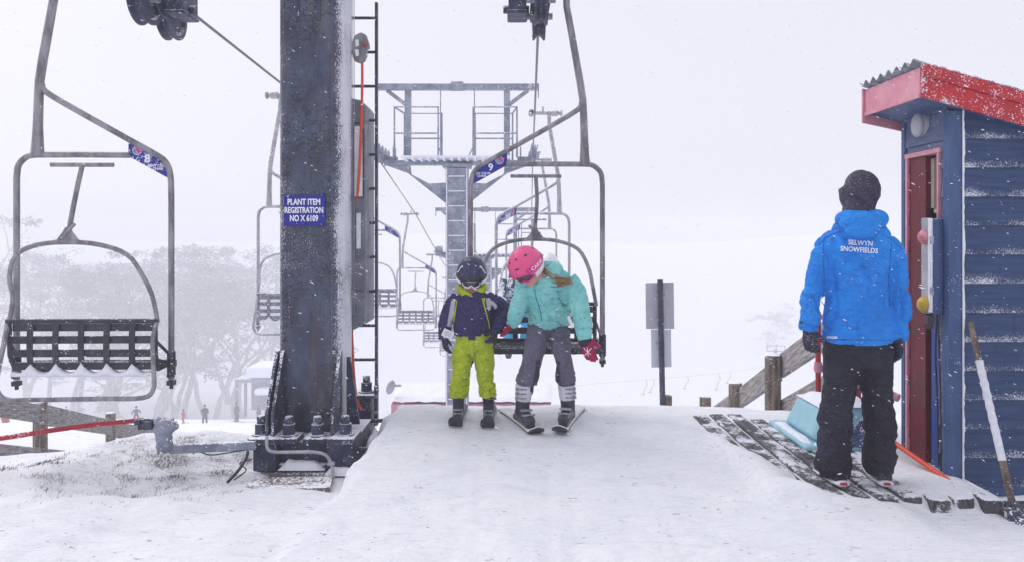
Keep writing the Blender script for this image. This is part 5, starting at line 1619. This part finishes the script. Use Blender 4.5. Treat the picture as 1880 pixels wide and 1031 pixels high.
# ---- the two riders on chair 10
def rider(x, Y, zs, jacket, legs, helmet, lab, extra=None):
    """Seated rider facing the camera; zs: seat height."""
    S = Vector((x, Y, zs))
    p = empty("person", S, lab, "person", "riders on chair 10")
    q = lambda a, b, c: S + Vector((a, b, c))
    mb = MB(); M = basis((0, -1, -.1), (0, 0, 1)); hc = q(0, -.12, .66)
    head_shapes(mb, hc, M, .93)
    mb.tube([q(0, -.1, .6), q(0, -.08, .45), q(0, -.05, .08)], [.05, .1, .11], 10)
    put("body", fuse(mb, .015, 1), M_SKIN, p, ang=180, fix=False)
    mb = MB(); mb.tube(curve([q(0, -.04, .02), q(0, -.06, .2), q(0, -.09, .4), q(0, -.1, .53), q(0, -.11, .58)], 3), [tuple(v) for v in curve([(.16, .12), (.165, .125), (.175, .12), (.12, .1), (.08, .08)], 3)], 16)
    for s in (-1, 1):
        mb.tube(curve([q(s * .15, -.1, .48), q(s * .22, -.14, .33), q(s * .2, -.28, .2), q(s * .13, -.38, .17)], 3), [tuple(v) for v in curve([(.065, .065), (.062, .062), (.055, .055), (.05, .05)], 3)], 10)
    garment("jacket", mb, .013, jacket, p, .009, 71 + x, 9, 12)
    mb = MB()
    for s in (-1, 1):
        mb.tube(curve([q(s * .09, -.02, .07), q(s * .11, -.3, .08), q(s * .12, -.43, .0), q(s * .12, -.42, -.2), q(s * .12, -.4, -.36)], 3), [tuple(v) for v in curve([(.095, .09), (.085, .085), (.08, .08), (.07, .075), (.085, .09)], 3)], 12)
    garment("trousers", mb, .013, legs, p, .008, 81 + x, 9, 12)
    for s in (-1, 1):
        put("glove", hand(q(s * .13, -.37, .17), (-s * .5, -.6, -.3), (0, .2, -1), (-s, 0, .3), .95, .7, .008), C_GLOVE, p, ang=180, fix=False)
        boot(p, q(s * .12, -.42, -.6), (0, -1, 0), q(s * .12, -.37, -.5), q(s * .12, -.38, -.3), .95, M_BOOTD, M_BOOTD)
    d_, _ = dome(hc + Vector((0, .01, .035)), M, (.115, .137, .128), lambda ph: -.05 - .55 * (1 - math.exp(-((min(ph, 2 * math.pi - ph)) / .95) ** 4)), 28, 8)
    h = d_.build("helmet", helmet, p, ang=180, solid=.012)
    goggles(hc + Vector((0, 0, .012)), M, (.086, .102, .12), h, M_STRAP, M_BLACKP, (-.4, .1), .85, 1.02)
    return p
C_PATT = mat("mottled_jacket", (.7, .72, .8), (.05, .07, .13), 16, .8, 0, .3, 30, .004, .1, lo=.47, hi=.53)
C_SKY = cloth("light_blue_trousers", (.03, .35, .62), None, .3, .1)
M_HELW = mat("white_helmet", (.8, .8, .85), (.7, .7, .76), 6, .4)
zs = rz(1, 11.4) - HANG + .14
rider(lx(11.4) - .24, 11.32, zs, C_PATT, C_SKY, mat("red_white_helmet", (.75, .7, .74), (.6, .05, .12), 9, .4, lo=.52, hi=.56), "rider in mottled white jacket on chair 10, between boy and girl")
rider(lx(11.4) + .24, 11.32, zs + .05, C_SILV, C_DGREY, M_HELW, "rider in white helmet on chair 10, mostly hidden behind the girl")
m = MB().ball((lx(11.4) + .2, 11.2, zs + .93), (.07, .07, .05)); 

# ---- skiers on the slope below
def far_person(px, py, hpx, Y, top, legs, lab, pose=0, turn=0., hat=None):
    z = hz((px - CX) * Y / F, Y)
    hgt = hpx * Y / F
    x = (px - CX) * Y / F
    S = Vector((x, Y, W(px, py, Y).z))
    S.z = min(S.z, z) if abs(S.z - z) > .4 else z
    k = hgt / 1.75
    c, s_ = math.cos(turn), math.sin(turn)
    q = lambda a, b, d: S + Vector((a * c - b * s_, a * s_ + b * c, d)) * k
    p = empty("person", S, lab, "person", "skiers on the slope below")
    mb = MB(); M = basis((s_, -c, 0), (0, 0, 1))
    head_shapes(mb, q(0, -.05, 1.62), M, k)
    mb.tube([q(0, -.02, 1.5), q(0, 0, 1.35), q(0, .02, .95)], [.06 * k, .12 * k, .12 * k], 10)
    put("body", fuse(mb, .02 * max(k, .5), 1), M_SKIN, p, ang=180, fix=False)
    arm = [(.2, .0, 1.4), (.33, -.06, 1.2), (.4, -.25, 1.06)] if pose else [(.2, 0, 1.4), (.27, .0, 1.15), (.28, -.1, .9)]
    mb = MB().tube([q(0, .02, .84), q(0, .0, 1.1), q(0, -.02, 1.35), q(0, -.03, 1.5)], [(.2 * k, .15 * k), (.19 * k, .14 * k), (.21 * k, .14 * k), (.08 * k, .08 * k)], 14)
    for s in (-1, 1): mb.tube([q(s * a, b, d) for a, b, d in arm], [.08 * k, .07 * k, .055 * k], 10)
    put("jacket", fuse(mb, .022 * max(k, .5), 2), top, p, ang=180, fix=False)
    sp = .2 if pose else .13
    mb = MB()
    for s in (-1, 1): mb.tube([q(s * .09, .02, .95), q(s * sp, -.08, .5), q(s * (sp + .03), .02, .08)], [.12 * k, .1 * k, .09 * k], 10)
    put("trousers", fuse(mb, .022 * max(k, .5), 2), legs, p, ang=180, fix=False)
    MB().ball(q(0, -.03, 1.67), (.12 * k, .135 * k, .12 * k)).build("helmet", hat or M_BLACKP, p, ang=180)
    for s in (-1, 1):
        MB().tube([q(s * sp, .1, .06), q(s * sp, -.16, .05)], [.06 * k, .05 * k], 8).build("ski_boot", M_BOOTD, p)
        MB().box(q(s * (sp + .03), -.1, .015), (.1 * k, 1.5 * k, .02 * k), Matrix.Rotation(turn, 3, 'Z')).build("ski", M_SKID, p)
C_RED = cloth("red_suit", (.5, .02, .05), None, .2, .1)
far_person(9, 797, 44, 46, C_RED, C_DGREY, "skier in red jacket and dark trousers cut by the frame edge behind the fence", 0, 2.9)
far_person(250, 771, 33, 66, C_NAVY, C_RED, "dark-jacketed skier with arms out and reddish legs above the red boom", 1, .5)
far_person(337, 781, 26, 64, C_RED, C_RED, "small child skier all in red beside the taller dark skier", 1, -1.0)
far_person(376, 775, 35, 66, C_BLACK, C_BLACK, "tall dark skier standing alone between red child and faint shed", 0, .4)
far_person(149, 758, 28, 78, C_SILV, C_SILV, "pale-clothed faint skier above the fence, left of the tree trunks", 1, .6, M_HELW)
far_person(122, 752, 26, 80, C_DGREY, C_DGREY, "faint grey skier whose head shows just over the fence rail", 0, .2)
far_person(434, 758, 36, 84, C_DGREY, C_DGREY, "faint figure standing by the shed's corner post", 0, 1.2)
far_person(475, 757, 32, 84, C_DGREY, C_DGREY, "faint figure under the shed roof, nearest the navy pylon", 0, -.7)

# ---- faint lift shed
sx = lambda px: (px - CX) * 86 / F
sz = lambda py: CZ - (py - HY) * 86 / F
root = empty("ski_shed", (sx(470), 87, sz(757)), "faint snow-roofed open shed among the trees, left of the pylon", "shed")
m = MB().span((sx(456), 85, sz(691)), (sx(540), 90, sz(671))); m.span((sx(476), 84, sz(719)), (sx(540), 86, sz(708))); m.build("snowy_roof", M_PACK, root, .3)
m = MB().span((sx(434), 85.5, sz(700)), (sx(540), 90, sz(694))); m.build("roof_beam", M_STEEL2, root)
m = MB()
for px in (433, 450, 476, 515): m.span((sx(px) - .12, 86, sz(765)), (sx(px) + .12, 86.3, sz(695)))
m.build_each("post", M_STEEL2, root)
m = MB().span((sx(442), 89.5, sz(765)), (sx(540), 89.8, sz(696)));  m.build("wall", M_STEEL2, root)

# ---- tow line and a far tower on the other slope
root = empty("tow_line", W(1200, 740, 120), "faint drag-lift cable with hanging bars crossing the far slope", "drag lift")
m = MB().tube([W(1020, 712, 118), W(1100, 703, 119), W(1240, 692, 120), W(1330, 684, 121), W(1480, 660, 123)], .025, 6); m.build("cable", M_STEEL2, root)
for px, py, L in ((1186, 697, 26), (1199, 695, 24), (1320, 686, 28), (1340, 684, 18), (1262, 690, 22)):
    m = MB().tube(curve([W(px, py, 120), W(px + 2, py + L * .35, 120), W(px - 2, py + L * .6, 120), W(px - 5, py + L, 120)], 4), .06, 6); m.tube([W(px - 9, py + L, 120), W(px - 2, py + L + 1, 120)], .07, 6)
    m.build("drag_bar", M_STEEL2, root)
root = empty("lift_pylon", W(1425, 690, 110), "tiny faint lift pylon with frame top, just above the fence post", "lift pylon")
m = MB().tube([W(1424, 720, 110), W(1424, 640, 110)], .25, 8); m.build("pole", M_STEEL2, root)
m = MB()
for a, b in (((1408, 634), (1441, 634)), ((1408, 644), (1441, 644)), ((1408, 634), (1408, 644)), ((1425, 632), (1425, 650)), ((1441, 634), (1441, 644)), ((1412, 650), (1438, 650))): m.tube([W(*a, 110), W(*b, 110)], .07, 6)
m.build("frame", M_STEEL2, root)

# ------------------------------------------------------------------ trees: snow gums
def gum(seed, height, spread, lean=0., leaf=.27, nleaf=42):
    rs = random.Random(seed)
    tr, lv = MB(), MB()
    tips = []
    def grow(p, d, L, r, lvl):
        n = 4
        pts, rad = [p.copy()], [r]
        for i in range(n):
            d = (d + Vector((rs.gauss(0, .16), rs.gauss(0, .16), rs.gauss(.05, .08)))).normalized()
            p = p + d * (L / n)
            pts.append(p.copy()); rad.append(r * (1 - .42 * (i + 1) / n))
        tr.tube(pts, rad, 7 if lvl < 2 else 5, cap=False)
        if lvl >= 3 or L < height * .07:
            tips.append((p, L)); return
        k = rs.choice((2, 2, 3)) if lvl else rs.choice((2, 3, 3))
        a0 = rs.uniform(0, 6.3)
        for i in range(k):
            a = a0 + 6.28 * i / k + rs.gauss(0, .4)
            o = rs.uniform(.4, .8) * spread
            nd = (d + Vector((math.cos(a) * o, math.sin(a) * o, .15))).normalized()
            grow(p, nd, L * rs.uniform(.6, .85), r * .56, lvl + 1)
        if lvl and rs.random() < .75: tips.append((pts[rs.choice((1, 2, 3))] + Vector((rs.gauss(0, .8), rs.gauss(0, .8), 0)), L * .7))
    for b in range(rs.choice((1, 2, 2))):
        grow(Vector((rs.gauss(0, .5), rs.gauss(0, .4), -1.0)), Vector((lean + rs.gauss(0, .2), rs.gauss(0, .15), 1)).normalized(), height * rs.uniform(.3, .38), height * .0145, 0)
    for p, L in tips:
        R_ = rs.uniform(.65, 1.2) * height * .064
        for q in range(rs.randint(2, 3)):
            c = p + Vector((rs.gauss(0, R_ * .7), rs.gauss(0, R_ * .7), rs.gauss(.1, .45) * R_))
            for i in range(nleaf):
                v = Vector((rs.gauss(0, 1), rs.gauss(0, 1), rs.gauss(0, 1))).normalized() * (rs.random() ** .45)
                o = c + Vector((v.x * R_, v.y * R_, v.z * R_ * .5))
                u = Vector((rs.gauss(0, 1), rs.gauss(0, 1), rs.gauss(0, .8))).normalized()
                w = u.orthogonal().normalized()
                s = leaf * rs.uniform(.5, 1.15)
                lv.add([o - u * s, o + w * s * .32, o + u * s, o - w * s * .32], [(0, 1, 2, 3)])
    return tr, lv
def flat(me_):
    return me_
protos = []
for sd_, h_, sp_, ln in ((11, 20, .95, 0), (12, 18, 1.05, .1), (17, 21, .85, -.08), (23, 15, 1.1, .05)):
    tr, lv = gum(sd_, h_, sp_, ln)
    protos.append((h_, tr.mesh("trunk"), lv.mesh("crown")))
    for me_, mt_ in ((protos[-1][1], M_BARK), (protos[-1][2], M_LEAF)):
        me_.materials.append(mt_)
        me_.polygons.foreach_set("use_smooth", [mt_ is M_BARK] * len(me_.polygons))
def tree(px, top, base, Y, v, lab, rot=0., wide=1.0):
    h_, a, b = protos[v]
    x = (px - CX) * Y / F
    r_ = empty("gum_tree", (x, Y, min(hz(x, Y), W(px, base, Y).z)), lab, "tree", "snow gums fading into the snowfall")
    zt = max((q.co.z for q in b.vertices))
    k = (W(px, top, Y).z - r_.location.z) / zt
    r_.scale = (k * wide, k * wide, k); r_.rotation_euler = (0, 0, rot)
    for nm, me_ in (("trunk", a), ("crown", b)):
        o = bpy.data.objects.new(nm, me_); COL.objects.link(o); o.parent = r_
for t in ((-20, 385, 742, 80, 1, "tallest gum at the frame's left edge, only its right half showing", .5, 1.0),
          (70, 436, 738, 90, 0, "gum behind the left upright of the large empty chair", 1.2, 1.1),
          (128, 462, 736, 84, 2, "thick-stemmed gum framed by the empty chair's seat back", 2.6, 1.15),
          (205, 470, 735, 88, 3, "bushy gum behind the empty chair's restraint hoop, right side", .2, 1.3),
          (272, 448, 737, 86, 1, "gum whose stem rises just above the end of the red boom", 3.9, 1.05),
          (345, 452, 735, 92, 0, "gum with spreading white limbs, right of the large empty chair", 5.1, 1.1),
          (392, 447, 742, 90, 2, "tall gum over the lone dark skier, left of the faint shed", .9, 1.2),
          (445, 444, 742, 98, 1, "gum rising behind the shed's left corner", 2.1, 1.15),
          (505, 440, 742, 94, 0, "gum partly hidden by the navy pylon, behind the shed roof", 4.4, 1.15),
          (300, 470, 735, 104, 3, "fainter gum filling the gap behind the boom-end gum", 1.0, 1.5),
          (30, 470, 738, 100, 2, "fainter gum behind the fence at the far left", 3.0, 1.4),
          (165, 476, 735, 102, 1, "fainter gum filling in behind the seat-back gum", 4.0, 1.4),
          (420, 478, 742, 108, 3, "faintest gum of the left wood, behind the shed", 5.5, 1.5),
          (238, 600, 742, 95, 1, "low bushy gum behind the skier with outstretched arms", 1.9, 2.4),
          (318, 585, 742, 97, 3, "low bushy gum behind the small red child", 2.9, 2.2),
          (1402, 566, 668, 128, 3, "pale lone gum on the far slope above the log fence", .4, 1.35),
          (1455, 552, 665, 140, 0, "pale gum on the far slope beside the attendant's sleeve", 2.2, 1.4),
          (1195, 566, 690, 165, 2, "almost invisible gum behind the grey sign backs", 1.0, 1.6),
          (1262, 500, 600, 205, 1, "ghostly treetop high on the far hill, right of the sign", 3.0, 1.8)):
    px, top, base, Y = t[:4]
    tree(px, top, base, Y * 1.85 if px < 600 else min(Y * 2.05, 350), *t[4:])

# ------------------------------------------------------------------ falling snow and the haze
rs = random.Random(21)
m = MB()
for i in range(9500):
    Y = 1.7 + 11 * rs.random() ** .8
    x = rs.uniform(-.78, .8) * Y; z = CZ + rs.uniform(-.44, .34) * Y
    if z < hz(x, Y) + .02: continue
    s = rs.uniform(.0009, .0026) * (1.0 if Y > 3 else .7)
    d = Vector((rs.gauss(1, .25), rs.gauss(0, .3), rs.gauss(-.42, .2))).normalized()
    u = d.orthogonal().normalized(); w = d.cross(u)
    l = s * rs.uniform(2.0, 5.0)
    c = Vector((x, Y, z))
    m.add([c - d * l, c + d * l, c + u * s, c - u * s, c + w * s, c - w * s], [(0, 2, 4), (0, 4, 3), (0, 3, 5), (0, 5, 2), (1, 4, 2), (1, 3, 4), (1, 5, 3), (1, 2, 5)])
tag(m.build("falling_snow", M_FLAKE, fix=False, ang=180), "fine snowflakes blowing through the air", "snow", kind="stuff")

hm = bpy.data.materials.new("haze"); hm.use_nodes = True
hn, hl = hm.node_tree.nodes, hm.node_tree.links
hn.remove(hn["Principled BSDF"])
pv = hn.new("ShaderNodeVolumePrincipled")
pv.inputs["Color"].default_value = (.905, .91, .94, 1)
pv.inputs["Density"].default_value = 0.0056
pv.inputs["Anisotropy"].default_value = 0.0
hl.new(pv.outputs[0], hn["Material Output"].inputs["Volume"])
zmin = float(gz.min())
hb = MB().span((-345, -55, zmin - 1.0), (345, 375, 9.0)).build("haze", hm)
tag(hb, "pale blowing snow haze filling the air", kind="stuff")

bpy.data.scenes.remove(TS)
